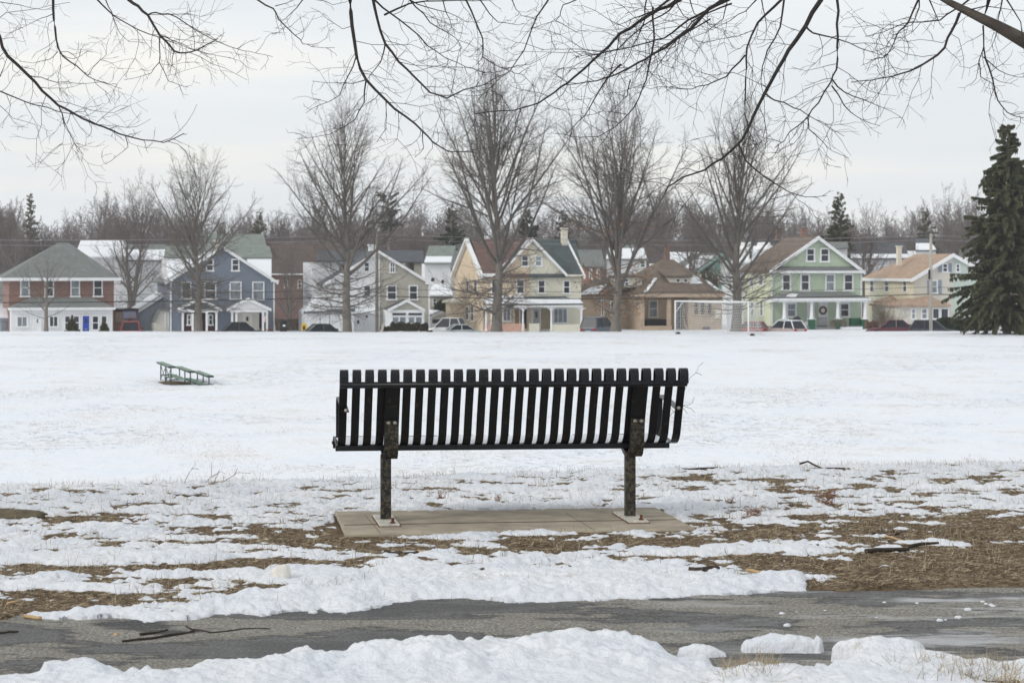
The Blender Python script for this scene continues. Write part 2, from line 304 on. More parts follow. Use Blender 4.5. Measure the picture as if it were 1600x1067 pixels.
def thick(X, Y):
    px = 800+F*X/Y; py = YH+F*EYE/Y
    w1 = fbm(X*1.1+5, Y*1.1, 2)*.12; w2 = fbm(X*1.1-9, Y*1.1+4, 2)*.12
    n1 = fbm((X+w1)*3.4, (Y+w2)*4.2, 5, .62); n2 = fbm(X*8.5, Y*8.5, 3); n3 = fbm(X*30, Y*30, 3); n0 = fbm(X*.9+3, Y*1.6, 2)
    t = .0072+.031*n1+.017*n2+.010*n3+.004*n0-.0175*bias(px, py, BARE)*(.80+.55*perlin(X*3.1+7, Y*4.4))-.003*sst(-2.5, 0, crest_q(X, Y))+.0165*bias(px, py, SNOWY)
    low = 1-sst(1, 2.6, crest_q(X, Y)); t = t*low+.035*(1-low)*(1)+.01*n2*(1-low)
    t = np.where(t > .022, .022+(t-.022)*.45, t)
    # rim of shovelled snow along the far side of the path
    dpx = yf(px+8*perlin(X*9, Y*2))-py+3.2*perlin(X*7, Y*5+8)+1.6*perlin(X*19, Y*14)
    wr = np.interp(px, [0, 30, 60, 200, 330, 420, 600, 800, 1100, 1180, 1255, 1275, 1300], [2, 2, 8, 11, 14, 28, 30, 27, 22, 19, 14, 0, 0])
    on = np.interp(px, [28, 48, 1250, 1272], [0, 1, 1, 0])
    rim = .036*(1-np.exp(-np.clip(dpx, 0, None)/4.2))*(1-sst(.75, 1.35, dpx/(wr+1e-3)))*on
    rim = rim*(1+.6*n2+.8*n1)+.008*n3*(rim > .01)
    t = np.where(dpx > 0, np.maximum(t, rim-.004), -.08)
    t = np.where((dpx > 0) & (dpx < 9) & (on < .5), np.minimum(t, -.01), t)
    # bank heaped on the near side
    dn = py-yn(px+10*perlin(X*8, Y*2+3))+4*perlin(X*9, Y*3+1)+2*perlin(X*27, Y*4)
    hb = np.interp(px, [0, 60, 300, 540, 760, 980, 1040, 1100, 1300, 1460, 1600], [.045, .055, .07, .088, .092, .085, .05, .035, .04, .045, .035])
    wx_ = .10*perlin(X*3, Y*3+5); wy_ = .10*perlin(X*3+40, Y*3)
    hb = hb*(.98+.62*fbm((X+wx_)*2.3, (Y+wy_)*3.4+7, 5, .52)-.30*np.abs(perlin((X+wx_)*4.1, (Y+wy_)*5.2+3))+.24*n2-.16*np.abs(perlin(X*10, Y*12)))+.007*n3
    nb = hb*(1-np.exp(-np.clip(dn, 0, None)/7.))*(1-.45*sst(30, 70, dn))
    nb = nb+.012*np.abs(n2)*sst(5, 20, dn)
    gap = bias(px, py, [(1570,1068,50,7,.04),(1480,1066,50,4,.025),(1130,1056,70,4,.03)])
    t = np.where(dn > 0, nb-gap, t)
    for cx, cy, rx, ry, h in HEAPS:
        a, b = ground_pt(cx, cy); d = np.sqrt(((X-a)/rx)**2+((Y-b)/ry)**2)*(1+.30*n2+.35*perlin(X*5+cx, Y*5)+.10*n3)
        t = np.maximum(t, h*np.clip(1-d**3, 0, 1)**.4*(1+.35*n2+.3*perlin(X*4, Y*4+cx))+.009*n3-.02*(d > 1.02)*1-.09*(d > 1.05))
    # the concrete pad is clear, snow creeps over its far edge
    u, v = bench_uv(X, Y)
    e = np.minimum(np.minimum(u+.895, .90-u), np.minimum(v+.60, .47+.06*fbm(X*2.2, Y*0+2, 3)-v))
    clear = sst(-.025, .03, e+.012*n2); t = t*(1-clear)+clear*(-.05)
    return t
def base_z(X, Y):
    px = 800+F*X/Y; py = YH+F*EYE/Y; z = H(X, Y)+.010*fbm(X*14, Y*14, 4, .65)+.004
    onp = sst(-3-np.where(px < 1262, 8, 0), 3-np.where(px < 1262, 7, 0), py-yf(px))*(1-sst(10, 25, py-yn(px)))
    z = z*(1-onp)+onp*(-.03)
    u, v = bench_uv(X, Y); pad = (abs(u) < .88) & (abs(v) < .55)
    return np.where(pad, np.minimum(z, -.03), z)

soil = bpy.data.materials.new('soil_and_thatch'); soil.use_nodes = True; t = soil.node_tree; n = t.nodes; l = t.links
b = n['Principled BSDF']; b.inputs['Roughness'].default_value = .95; b.inputs['Specular IOR Level'].default_value = .15
tc_ = n.new('ShaderNodeTexCoord'); na = n.new('ShaderNodeTexNoise'); na.inputs['Scale'].default_value = 55; na.inputs['Detail'].default_value = 8; na.inputs['Roughness'].default_value = .75
mp_ = n.new('ShaderNodeMapping'); mp_.inputs['Scale'].default_value = (.55, 1.3, 1); l.new(tc_.outputs['Object'], mp_.inputs[0]); l.new(mp_.outputs[0], na.inputs['Vector'])
nb_ = n.new('ShaderNodeTexNoise'); nb_.inputs['Scale'].default_value = 3.5; nb_.inputs['Detail'].default_value = 4; l.new(tc_.outputs['Object'], nb_.inputs['Vector'])
ra = n.new('ShaderNodeValToRGB'); e = ra.color_ramp.elements; e[0].position = .36; e[0].color = (.062, .046, .033, 1); e[1].position = .68; e[1].color = (.38, .30, .20, 1)
m2 = ra.color_ramp.elements.new(.5); m2.color = (.18, .135, .09, 1); l.new(na.outputs[0], ra.inputs[0])
mm = n.new('ShaderNodeMix'); mm.data_type = 'RGBA'; mm.blend_type = 'MULTIPLY'; rb = n.new('ShaderNodeValToRGB'); e = rb.color_ramp.elements; e[0].position = .35; e[0].color = (.66, .62, .58, 1); e[1].position = .65; e[1].color = (1, 1, 1, 1)
l.new(nb_.outputs[0], rb.inputs[0]); mm.inputs[0].default_value = 1; l.new(ra.outputs[0], mm.inputs[6]); l.new(rb.outputs[0], mm.inputs[7]); l.new(mm.outputs[2], b.inputs['Base Color'])
bp = n.new('ShaderNodeBump'); bp.inputs['Distance'].default_value = .012; l.new(na.outputs[0], bp.inputs['Height']); l.new(bp.outputs[0], b.inputs['Normal'])

def rows(y0, y1, k):
    r = [y0]
    while r[-1] < y1: r.append(r[-1]+k*(r[-1]/8)**1.25)
    return np.array(r)
XX, YY = np.meshgrid(np.arange(NX0, NX1, .026), rows(NY0, NY1, .02))
g = npmesh('bare_ground', np.stack([XX, YY, base_z(XX, YY)], -1).reshape(-1, 3), gridfaces(*XX.shape), soil); tag(g, kind='structure')
XX, YY = np.meshgrid(np.arange(NX0, NX1, .0095), rows(NY0, NY1, .0088))
TT = thick(XX, YY); ZZ = base_z(XX, YY)
Hs = H(XX, YY)+.004+.010*fbm(XX*14, YY*14, 2)*.3
_px = 800+F*XX/YY; _py = YH+F*EYE/YY; _d = yf(_px)-_py; _e = _py-yn(_px); lo = (1-sst(2, 20, _d))*(1-sst(4, 30, _e))*np.where(_px < 1275, 1, 0)
Hs = Hs-.020*lo
ZZ = np.where(TT > 0, Hs+TT, np.minimum(Hs, base_z(XX, YY))+TT-.001)
keep = np.maximum.reduce([TT[:-1, :-1], TT[1:, :-1], TT[:-1, 1:], TT[1:, 1:]]) > -.035
V = np.stack([XX, YY, ZZ], -1).reshape(-1, 3); Fq = gridfaces(*XX.shape, keep); V, Fq = compact(V, Fq)
g = npmesh('snow_cover', V, Fq, snow_near); tag(g, kind='structure')

# asphalt path
asph = bpy.data.materials.new('path_asphalt'); asph.use_nodes = True; t = asph.node_tree; n = t.nodes; l = t.links
b = n['Principled BSDF']; b.inputs['Specular IOR Level'].default_value = .35
tc_ = n.new('ShaderNodeTexCoord')
def noise(sc, det, ro, vec=None, ax=None):
    q = n.new('ShaderNodeTexNoise'); q.inputs['Scale'].default_value = sc; q.inputs['Detail'].default_value = det; q.inputs['Roughness'].default_value = ro
    if ax:
        mp = n.new('ShaderNodeMapping'); mp.inputs['Scale'].default_value = ax; l.new(tc_.outputs['Object'], mp.inputs[0]); l.new(mp.outputs[0], q.inputs['Vector'])
    else: l.new(tc_.outputs['Object'], q.inputs['Vector'])
    return q.outputs[0]
def ramp(src, stops):
    r = n.new('ShaderNodeValToRGB'); e = r.color_ramp.elements; e[0].position = stops[0][0]; e[0].color = (*stops[0][1], 1); e[1].position = stops[-1][0]; e[1].color = (*stops[-1][1], 1)
    for p, c in stops[1:-1]: r.color_ramp.elements.new(p).color = (*c, 1)
    l.new(src, r.inputs[0]); return r.outputs[0]
def mixc(kind, f, a, b_):
    q = n.new('ShaderNodeMix'); q.data_type = 'RGBA'; q.blend_type = kind
    if isinstance(f, float): q.inputs[0].default_value = f
    else: l.new(f, q.inputs[0])
    l.new(a, q.inputs[6])
    if isinstance(b_, tuple): q.inputs[7].default_value = (*b_, 1)
    else: l.new(b_, q.inputs[7])
    return q.outputs[2]
wet = noise(1.5, 5, .6, ax=(.62, 1.35, 1))
grain = noise(75, 6, .85); vo = n.new('ShaderNodeTexVoronoi'); vo.inputs['Scale'].default_value = 70; l.new(tc_.outputs['Object'], vo.inputs['Vector'])
basec = ramp(wet, [(.36, (.088, .087, .086)), (.455, (.175, .172, .167)), (.475, (.10, .10, .10)), (.50, (.34, .32, .28)), (.60, (.39, .375, .335)), (.64, (.12, .12, .12))])
gr = ramp(grain, [(.40, (.22, .22, .22)), (.60, (1.6, 1.6, 1.6))])
c_ = mixc('MULTIPLY', .85, basec, gr)
vr = ramp(vo.outputs['Distance'], [(.15, (1.25, 1.25, 1.25)), (.6, (.6, .6, .6))]); c_ = mixc('MULTIPLY', .6, c_, vr)
salt = noise(2.0, 9, .72, ax=(.55, 1.6, 1)); sm = ramp(salt, [(.505, (0, 0, 0)), (.60, (.8, .8, .8))])
sx = n.new('ShaderNodeSeparateXYZ'); l.new(tc_.outputs['Object'], sx.inputs[0]); mrr = n.new('ShaderNodeMapRange'); mrr.inputs[1].default_value = .3; mrr.inputs[2].default_value = 1.4; l.new(sx.outputs[0], mrr.inputs[0])
sm2 = mixc('MULTIPLY', 1.0, sm, mrr.outputs[0]); c_ = mixc('MIX', sm2, c_, (.62, .63, .65)); l.new(c_, b.inputs['Base Color'])
rr = n.new('ShaderNodeMapRange'); rr.inputs[1].default_value = .42; rr.inputs[2].default_value = .52; rr.inputs[3].default_value = .5; rr.inputs[4].default_value = .9; l.new(wet, rr.inputs[0]); l.new(rr.outputs[0], b.inputs['Roughness'])
bp = n.new('ShaderNodeBump'); bp.inputs['Distance'].default_value = .012; bp.inputs['Strength'].default_value = .9; l.new(grain, bp.inputs['Height']); l.new(bp.outputs[0], b.inputs['Normal'])
XX, YY = np.meshgrid(np.arange(NX0, NX1, .05), np.arange(NY0, 12, .04))
px = 800+F*XX/YY; py = YH+F*EYE/YY; edge = yf(px)+2.2*perlin(XX*6, YY*0); ins = (py > edge-12)
ZZ = -.012+.004*fbm(XX*2, YY*2, 2)-.02*(py < edge)*(px > 1262)
k = ins[:-1, :-1] & ins[1:, :-1] & ins[:-1, 1:] & ins[1:, 1:]
V, Fq = compact(np.stack([XX, YY, ZZ], -1).reshape(-1, 3), gridfaces(*XX.shape, k))
g = npmesh('path', V, Fq, asph); tag(g, kind='structure')

# concrete pad
concrete = mat('pad_concrete', (.365, .32, .25), .92, .30, 5, bump=.004, bscale=60)
pad = empty('concrete_pad', (BO[0], BO[1], 0), BTH, 'weathered tan concrete slab beneath the black slatted bench', 'slab')
mb = MB(); mb.ext([(-.90, -.585, -.06), (-.20, -.58, -.06), (.35, -.60, -.06), (.90, -.57, -.06), (.895, .56, -.06), (-.89, .56, -.06)], (0, 0, .072))
mb.build('slab', concrete, pad, bevel=.006)
mb = MB()
for a, b_ in (((-.88, -.17), (.88, -.12)),): mb.tube([(a[0], a[1], .0135), (-.3, -.15, .0135), (.3, -.135, .0135), (b_[0], b_[1], .0135)], .0022, 4)
for u in (-.72, .37): mb.tube([(u, -.57, .0125), (u-.02, .3, .0125)], .0014, 4)
mb.build('score_line', mat('crack_dark', (.10, .09, .075), .95), pad)
# ---------------------------------------------------------------- the bench
black2 = mat('scuffed_black_enamel', (.007, .008, .011), .45, .5, 60, col2=(.035, .032, .026), thr=(.55, .8), spec=.3); black = mat('black_enamel', (.007, .008, .011), .38, .3, 25, spec=.32)
worn = mat('worn_black_paint', (.014, .014, .016), .6, 0, 62, col2=(.13, .11, .07), thr=(.44, .72), bump=.0015, bscale=90)
worn2 = mat('dusty_black_paint', (.008, .009, .011), .45, 0, 30, col2=(.07, .058, .036), thr=(.56, .80), spec=.3)
rust = mat('rusty_steel', (.12, .045, .02), .85, .5, 40, bump=.002, bscale=120)
platem = mat('plate_steel', (.56, .54, .48), .6, .3, 18)
boltm = mat('bolt_steel', (.45, .43, .38), .35, .3, 60, metal=.6)
bench = empty('park_bench', (BO[0], BO[1], .012), BTH, 'long black steel park bench with vertical slats, seen from behind', 'bench')
def arc(cv, cz, r, a0, a1, n): return [(cv+r*cos(radians(a0+(a1-a0)*i/n)), cz+r*sin(radians(a0+(a1-a0)*i/n))) for i in range(n+1)]
prof = [(-.247, .728)]+arc(-.212, .768, .036, 180, 5, 10)+[(-.165, .72), (-.11, .62), (-.065, .53), (-.045, .485)]+[(-.028, .452), (.0, .423), (.035, .403), (.08, .394)]+[(.2, .392), (.36, .403), (.46, .412)]+arc(.475, .380, .033, 85, -60, 6)
NS = 28; PITCH = .0660; U0 = -.5*PITCH*(NS-1)+.008
for i in range(NS):
    u = U0+i*PITCH; MB().strip(prof, u-.021, u+.021, .0065).build('slat', (black, black2, worn2)[(i*7+i//3) % 3], bench)
MB().tube([(U0-.022, -.236, .728), (-U0+.03, -.236, .728)], .0165, 12).build('top_rail', black, bench, True)
MB().box(U0-.03, -U0-.01, .035, .075, .368, .3965).box(U0-.03, -U0+.02, .40, .44, .378, .394).build('seat_rail', black, bench)
def bolt(p, d, r=.0078, parent=bench, m=None, name='bolt'):
    mb = MB(); p = Vector(p); d = Vector(d).normalized(); mb.tube([p, p+d*.003], r*1.35, 10); mb.tube([p+d*.003, p+d*.007, p+d*.010], [r, r*.85, r*.4], 10); mb.build(name, m or boltm, parent, True)
for s, u in ((-1, -.652), (1, .652)):
    leg = MB().box(u-.027, u+.027, -.027, .027, .004, .352).build('leg', worn, bench, bevel=.004)
    bp_ = MB().box(u-.052, u+.052, -.275, .235, .001, .013).build('base_plate', platem, bench, bevel=.0015)
    MB().box(u-.057, u+.057, -.280, .240, -.001, .0035).build('rust_stain', rust, bp_)
    for v in (-.225, .2):
        mb = MB(); mb.tube([(u+.02, v, .008), (u+.02, v, .020)], .014, 6); mb.tube([(u+.02, v, .02), (u+.02, v, .040)], .0075, 8); mb.build('anchor_bolt', rust, bp_)
    br = [(-.205, .735), (-.145, .62), (-.103, .53), (-.085, .50), (-.078, .44), (-.067, .40), (-.045, .365), (-.01, .345), (.06, .345), (.2, .372), (.36, .386)]
    bo = MB().strip(br, u-.015-.0, u+.062-.0, .009).build('back_bracket', worn2, bench)
    br2 = [(-.120, .535), (-.107, .505), (-.097, .44), (-.084, .39), (-.055, .35), (-.02, .335)]
    MB().strip(br2, u-.013, u+.060, .012).build('bracket_cover', worn, bo)
    MB().ext([(u-.012, -.03, .345), (u-.012, .30, .378), (u-.012, .02, .30)], (.008, 0, 0)).build('gusset', worn2, bo)
    for du in (.006, .040): bolt((u+du, -.123, .525), (0, -1, .3), parent=bo)
for s, u in ((-1, U0+.012), (1, -U0+.010)):
    ap = [(-.125, .585), (.0, .60), (.20, .617), (.38, .632)]+arc(.40, .585, .045, 85, 0, 5)+[(.447, .50), (.445, .40)]
    a = MB().strip(ap, u-.019, u+.019, .008).build('armrest', black, bench)
    bolt((u-.003*s, -.13, .592), (0, -1, .2), .0075, a)
sn = MB(); rr_ = random.Random(3)
P = []; nu, nv = 60, 14
for j in range(nv):
    for i in range(nu):
        u = U0+(.0-.01)+(-2*U0-.0)*i/(nu-1); tt = j/(nv-1); v = .075+.42*tt
        edge_ = min(1, 4*min(tt, 1-tt)+.0, 6*min(i, nu-1-i)/(nu-1)+.1)
        z = .401+.010*edge_**.5+.004*float(perlin(np.array(u*9), np.array(v*12))) + .016*max(0, (v-.2))
        if edge_ < .05: z -= .006
        P.append((u, v+.012*float(perlin(np.array(u*7+3), np.array(v*3))), z))
sn.add(P, [(j*nu+i, j*nu+i+1, (j+1)*nu+i+1, (j+1)*nu+i) for j in range(nv-1) for i in range(nu-1)])
so_ = sn.build('snow_patch', snow_near, None, True); so_.location = (BO[0], BO[1], .016); so_.rotation_euler = (0, 0, BTH)
tag(so_, 'thin layer of snow lying on the seat of the black bench', 'snow')

# ---------------------------------------------------------------- tree tubes
class TM:
    def __init__(s): s.V = []; s.F = []; s.n = 0
    def tube(s, pts, rad, k=3):
        m = len(pts); b = s.n
        for i in range(m):
            p = pts[i]; a = pts[i-1] if i else pts[0]; c = pts[i+1] if i < m-1 else pts[-1]
            dx, dy, dz = c[0]-a[0], c[1]-a[1], c[2]-a[2]; L = sqrt(dx*dx+dy*dy+dz*dz) or 1; dx /= L; dy /= L; dz /= L
            if abs(dz) < .85: ax, ay, az = -dy, dx, 0.
            else: ax, ay, az = dz, 0., -dx
            q = sqrt(ax*ax+ay*ay+az*az) or 1; ax /= q; ay /= q; az /= q
            bx, by, bz = dy*az-dz*ay, dz*ax-dx*az, dx*ay-dy*ax; r = rad[i]
            for t in range(k):
                cc, ss = TRIG[k][t]; s.V.append((p[0]+(ax*cc+bx*ss)*r, p[1]+(ay*cc+by*ss)*r, p[2]+(az*cc+bz*ss)*r))
        for i in range(m-1):
            for t in range(k):
                u = (t+1) % k; s.F.append((b+i*k+t, b+i*k+u, b+(i+1)*k+u, b+(i+1)*k+t))
        s.n += m*k
    def build(s, name, m, parent=None, smooth=True): return npmesh(name, np.array(s.V), np.array(s.F), m, smooth, parent)
TRIG = {k: [(cos(2*pi*t/k), sin(2*pi*t/k)) for t in range(k)] for k in (3, 4, 5, 6, 8, 10)}
def bend(d, ax, ang, az):
    # tilt direction d by ang, around azimuth az
    x, y, z = d
    if abs(z) < .95: ux, uy, uz = -y, x, 0.
    else: ux, uy, uz = 1., 0., 0.
    q = sqrt(ux*ux+uy*uy+uz*uz); ux /= q; uy /= q
    dt = ux*x+uy*y+uz*z; ux -= dt*x; uy -= dt*y; uz -= dt*z
    vx, vy, vz = y*uz-z*uy, z*ux-x*uz, x*uy-y*ux
    c, s = cos(ang), sin(ang); ca, sa = cos(az), sin(az)
    return (x*c+s*(ux*ca+vx*sa), y*c+s*(uy*ca+vy*sa), z*c+s*(uz*ca+vz*sa))
def walk(p, d, L, n, wob, trop, rg):
    pts = [p]; st = L/n; x, y, z = p; dx, dy, dz = d; ds = [d]
    for i in range(n):
        dx += rg.gauss(0, wob); dy += rg.gauss(0, wob); dz += rg.gauss(0, wob)+trop
        q = sqrt(dx*dx+dy*dy+dz*dz); dx /= q; dy /= q; dz /= q
        x += dx*st; y += dy*st; z += dz*st; pts.append((x, y, z)); ds.append((dx, dy, dz))
    return pts, ds
def sub(tm, pts, ds, L, r, lvl, rg, P):
    # side shoots along a branch
    n = P['n'][lvl]; m = len(pts)-1
    if n <= 0: return
    cnt = max(1, int(n*(L/P['ref'][lvl])**.8+rg.random()))
    for c in range(cnt):
        t = P['t0']+(1-P['t0'])*(c+rg.random()*.8)/cnt; f = t*m; i = min(int(f), m-1); g = f-i
        p = tuple(pts[i][k]*(1-g)+pts[i+1][k]*g for k in range(3)); d = bend(ds[i], None, radians(rg.uniform(*P['ang'])), rg.uniform(0, 2*pi))
        l = L*P['rat'][lvl]*(1.12-.75*t)*rg.uniform(.7, 1.25)
        if l < .12: continue
        rc = max(P['rmin'], min(r*(1-.75*t)*.6, l*P['slim']))
        seg = 4 if lvl == 0 else (3 if lvl == 1 else 2)
        q, e = walk(p, d, l, seg, P['wob'], P['trop'][lvl], rg)
        tm.tube(q, [rc*(1-.7*j/seg) for j in range(seg+1)], 4 if rc > .06 else 3)
        if lvl+1 < len(P['n']): sub(tm, q, e, l, rc, lvl+1, rg, P)
BASEP = dict(n=[9, 7, 3], ref=[4., 1.6, .7], rat=[.42, .45, .5], t0=.16, ang=(28, 58), wob=.09, trop=[.05, .04, .02], rmin=.0070, slim=.0125)
def tree_mesh(trunk, crown, h, r, limbs, seed, P=None, lean=(0, 0), taper=.93, top=1.0, single=True):
    """limbs: list of (t on the trunk, elevation deg, length, upward pull, azimuth or None)"""
    rg = random.Random(seed); P = dict(BASEP, **(P or {}))
    n = 14; H_ = h*top; pts, ds = [], []
    ox = oy = 0
    for i in range(n+1):
        t = i/n; ox += rg.gauss(0, .006)*h*(.3+t); oy += rg.gauss(0, .006)*h*(.3+t)
        pts.append((ox+lean[0]*t, oy+lean[1]*t, -.4+(H_+.4)*t)); 
    for i in range(n+1):
        a = pts[max(i-1, 0)]; c = pts[min(i+1, n)]; d = [c[k]-a[k] for k in range(3)]; L = sqrt(sum(q*q for q in d)); ds.append(tuple(q/L for q in d))
    rad = [r*(1-taper*(i/n))**1.25*(1+.5*exp(-i*1.6)) for i in range(n+1)]
    if top < 1: pass
    trunk.tube(pts, [max(.012, q) for q in rad], 10)
    az = rg.random()*6
    for (t, el, L, up, fa) in limbs:
        f = t*n; i = min(int(f), n-1); g = f-i; p = tuple(pts[i][k]*(1-g)+pts[i+1][k]*g for k in range(3))
        az += 2.4+rg.gauss(0, .3); a = az if fa is None else fa
        e = radians(el); d = (cos(a)*cos(e), sin(a)*cos(e), sin(e))
        rb = rad[i]*(.55 if L > 3.5 else .42); rb = min(rb, (.0085 if el < 26 and t < .36 else .0145)*L+.012)
        seg = 9; q, es = walk(p, d, L, seg, .05, up, rg)
        crown.tube(q, [max(P['rmin'], rb*(1-.85*j/seg)) for j in range(seg+1)], 5)
        sub(crown, q, es, L, rb, 0, rg, P)
    mz = sorted(v[2] for v in crown.V[-0:])[-max(3, len(crown.V)//130)]; k = h/mz
    for tm_ in (trunk, crown): tm_.V = [(x, y, z*k if z > 0 else z) for x, y, z in tm_.V] if single else tm_.V
    return pts
def spread(n, t0, t1, el0, el1, L0, L1, up, rg, pw=1):
    out = []
    for i in range(n):
        t = (i+rg.random())/n; q = t**pw
        out.append((t0+(t1-t0)*t, el0+(el1-el0)*t+rg.gauss(0, 5), (L0+(L1-L0)*q)*rg.uniform(.75, 1.15), up, None))
    return out
bark = mat('bare_tree_bark', (.15, .135, .12), .95, .3, 5, bump=.02, bscale=9, axis=(2, 2, .5))
barkt = mat('trunk_bark', (.19, .17, .15), .95, .28, 5, bump=.03, bscale=9, axis=(2.5, 2.5, .5))
bark_far = mat('distant_tree_bark', (.175, .15, .143), .95, .25, 3)
leafdry = mat('dry_oak_leaves', (.28, .14, .06), .9, .4, 20)
def gz(X, Y): return float(H(np.array(float(X)), np.array(float(Y))))
def leaves(parent, crown, n, size, rg, name, m, sel=None, up=.0):
    V = []; Fs = []; cand = [p for p in crown.V if (sel is None or sel(p))]
    for i in range(n):
        p = rg.choice(cand); a = rg.random()*2*pi; s = size*rg.uniform(.5, 1.3); bx, by, bz = cos(a)*s, sin(a)*s, rg.uniform(-.5, .5)*s
        cx, cy, cz = rg.uniform(-1, 1)*s*.6, rg.uniform(-1, 1)*s*.6, -s*.8; b = len(V); x, y, z = p
        x += rg.gauss(0, size*.7); y += rg.gauss(0, size*.7); z += rg.gauss(0, size*.7)
        V += [(x, y, z), (x+bx, y+by, z+bz), (x+bx+cx, y+by+cy, z+bz+cz), (x+cx, y+cy, z+cz)]; Fs.append((b, b+1, b+2, b+3))
    return npmesh(name, np.array(V), np.array(Fs), m, False, parent)
def street_tree(px, Y, top, r, limbs, seed, label='', P=None, basey=None, topf=1., lean=(0, 0), lf=0, group='bare street trees along the far edge of the field'):
    X = (px-800)/F*Y; z0 = gz(X, Y); h = EYE-(top-YH)*Y/F-z0
    root = empty('bare_tree', (X, Y, z0), 0, label, 'tree', group); a, b = TM(), TM()
    tree_mesh(a, b, h, r, limbs(h) if callable(limbs) else limbs, seed, P, lean, top=topf)
    a.build('trunk', barkt, root); b.build('crown', bark, root)
    if lf: leaves(root, b, lf, .12, random.Random(seed), 'dry_leaves', leafdry, lambda p: p[2] < h*.45)
    return root
rg = random.Random(11)
# T3 and its neighbours: straight leaders with steep limbs, skirts of fine level branches below
def skirt(n, t0, t1, L, h, el=(-14, 12)): return [(t0+(t1-t0)*i/n, rg.uniform(*el), L*rg.uniform(.6, 1.1), .035, None) for i in range(n)]
street_tree(72, 184, 392, .20, lambda h: [(.30+.05*i, 46+i*2, h*(.62-.035*i), .02, a) for i, a in enumerate((2.9, .3, 3.6, -.4, 1.5, 4.4, 2.5, .1))]+[(.22, 12, 2.6, .06, 3.0), (.24, 14, 2.8, .07, .1)]+spread(9, .5, .95, 50, 75, 2.0, .8, .02, rg), 21,
  'small low bare tree spreading before the red brick house', dict(n=[7, 5, 2]))
street_tree(307, 186, 238, .36, lambda h: skirt(34, .20, .40, 4.6, h, (-12, 22))+spread(34, .36, .97, 34, 74, h*.50, h*.20, .05, rg), 22, topf=.80, label=
  'bare tree with brown trunk in front of the blue gabled house')
street_tree(541, 186, 148, .37, lambda h: skirt(32, .13, .33, 5.2, h, (-18, 18))+spread(46, .30, .98, 38, 76, h*.46, h*.19, .045, rg), 23, topf=.82, label=
  'tall bare tree whose trunk stands before the white and beige twin house', P=dict(n=[7, 6, 3]))
street_tree(775, 186, 88, .42, lambda h: skirt(36, .11, .30, 5.3, h, (-24, 14))+[(.28+.008*i, 42+4*(i % 3), h*(.46+.03*(i % 3)), .055, .4+i*1.05) for i in range(6)]+spread(32, .38, .98, 58, 78, h*.50, h*.20, .03, rg), 24, topf=.80, label=
  'tallest bare tree, its thick trunk before the cream house porch', P=dict(n=[7, 6, 3]))
street_tree(963, 185, 128, .36, lambda h: skirt(34, .10, .34, 4.2, h, (-16, 20))+[(.20+.02*i, 66+4*(i % 3), h*(.62+.03*(i % 2)), .03, .3+i*1.15) for i in range(5)]+spread(24, .34, .98, 58, 80, h*.50, h*.20, .03, rg), 25, topf=.80, label=
  'narrow upright bare tree with many steep stems and a few rust leaves', P=dict(n=[7, 6, 3]), lf=520)
street_tree(1150, 188, 152, .44, lambda h: skirt(28, .15, .34, 5.2, h, (-6, 24))+[(.28+.015*i, 44+4*(i % 3), h*(.44+.02*(i % 2)), .05, .2+i*1.3) for i in range(5)]+spread(34, .38, .98, 48, 76, h*.46, h*.20, .04, rg), 26, topf=.80, label=
  'large bare tree standing behind the white soccer goal', P=dict(n=[7, 6, 3]))
# trees behind, each with its own place
def mid_tree(px, Y, top, r, seed, label, wid=.5, stems=1):
    X = (px-800)/F*Y; z0 = -4.6; h = EYE-(top-YH)*Y/F-z0
    root = empty('bare_tree', (X, Y, z0), 0, label, 'tree', 'bare trees among the houses'); a, b = TM(), TM()
    for s in range(stems):
        lean = (rg.uniform(-.25, .25)*h*wid*(stems > 1), rg.uniform(-.1, .1)*h*(stems > 1))
        tree_mesh(a, b, h*rg.uniform(.85, 1), r, [(.2+.045*i, 28+i*3, h*(wid-.02*i)*rg.uniform(.8, 1.1), .06, None) for i in range(14)]+spread(12, .6, .97, 50, 70, h*.30, h*.22, .03, rg), seed+s, dict(n=[8, 6, 2], rmin=.012), lean, top=.74, single=(s == stems-1))
    a.build('trunk', bark, root); b.build('crown', bark_far, root)
mid_tree(204, 238, 262, .34, 31, 'spreading bare tree rising between the brick and the blue house', .42, 2)
mid_tree(170, 252, 300, .28, 36, 'bare tree above the right end of the brick house roof', .45)
mid_tree(1350, 262, 292, .34, 41, 'dark bare tree behind the right corner of the green house', .42, 2)
mid_tree(1492, 250, 258, .30, 45, 'pale bare tree behind the cream house, left of the tall spruce', .42, 2)
mid_tree(1085, 255, 300, .30, 51, 'bare tree behind the brown bungalow roof, left of the goal tree', .4, 2)
mid_tree(1225, 258, 310, .28, 55, 'bare tree above the left slope of the green house roof', .45)
mid_tree(650, 262, 318, .30, 61, 'bare tree above the beige half of the twin house', .45, 2)
mid_tree(452, 236, 350, .22, 65, 'thin bare tree in the gap beside the blue house', .4, 2)
mid_tree(20, 262, 318, .28, 71, 'bare tree above the left end of the brick house', .45)
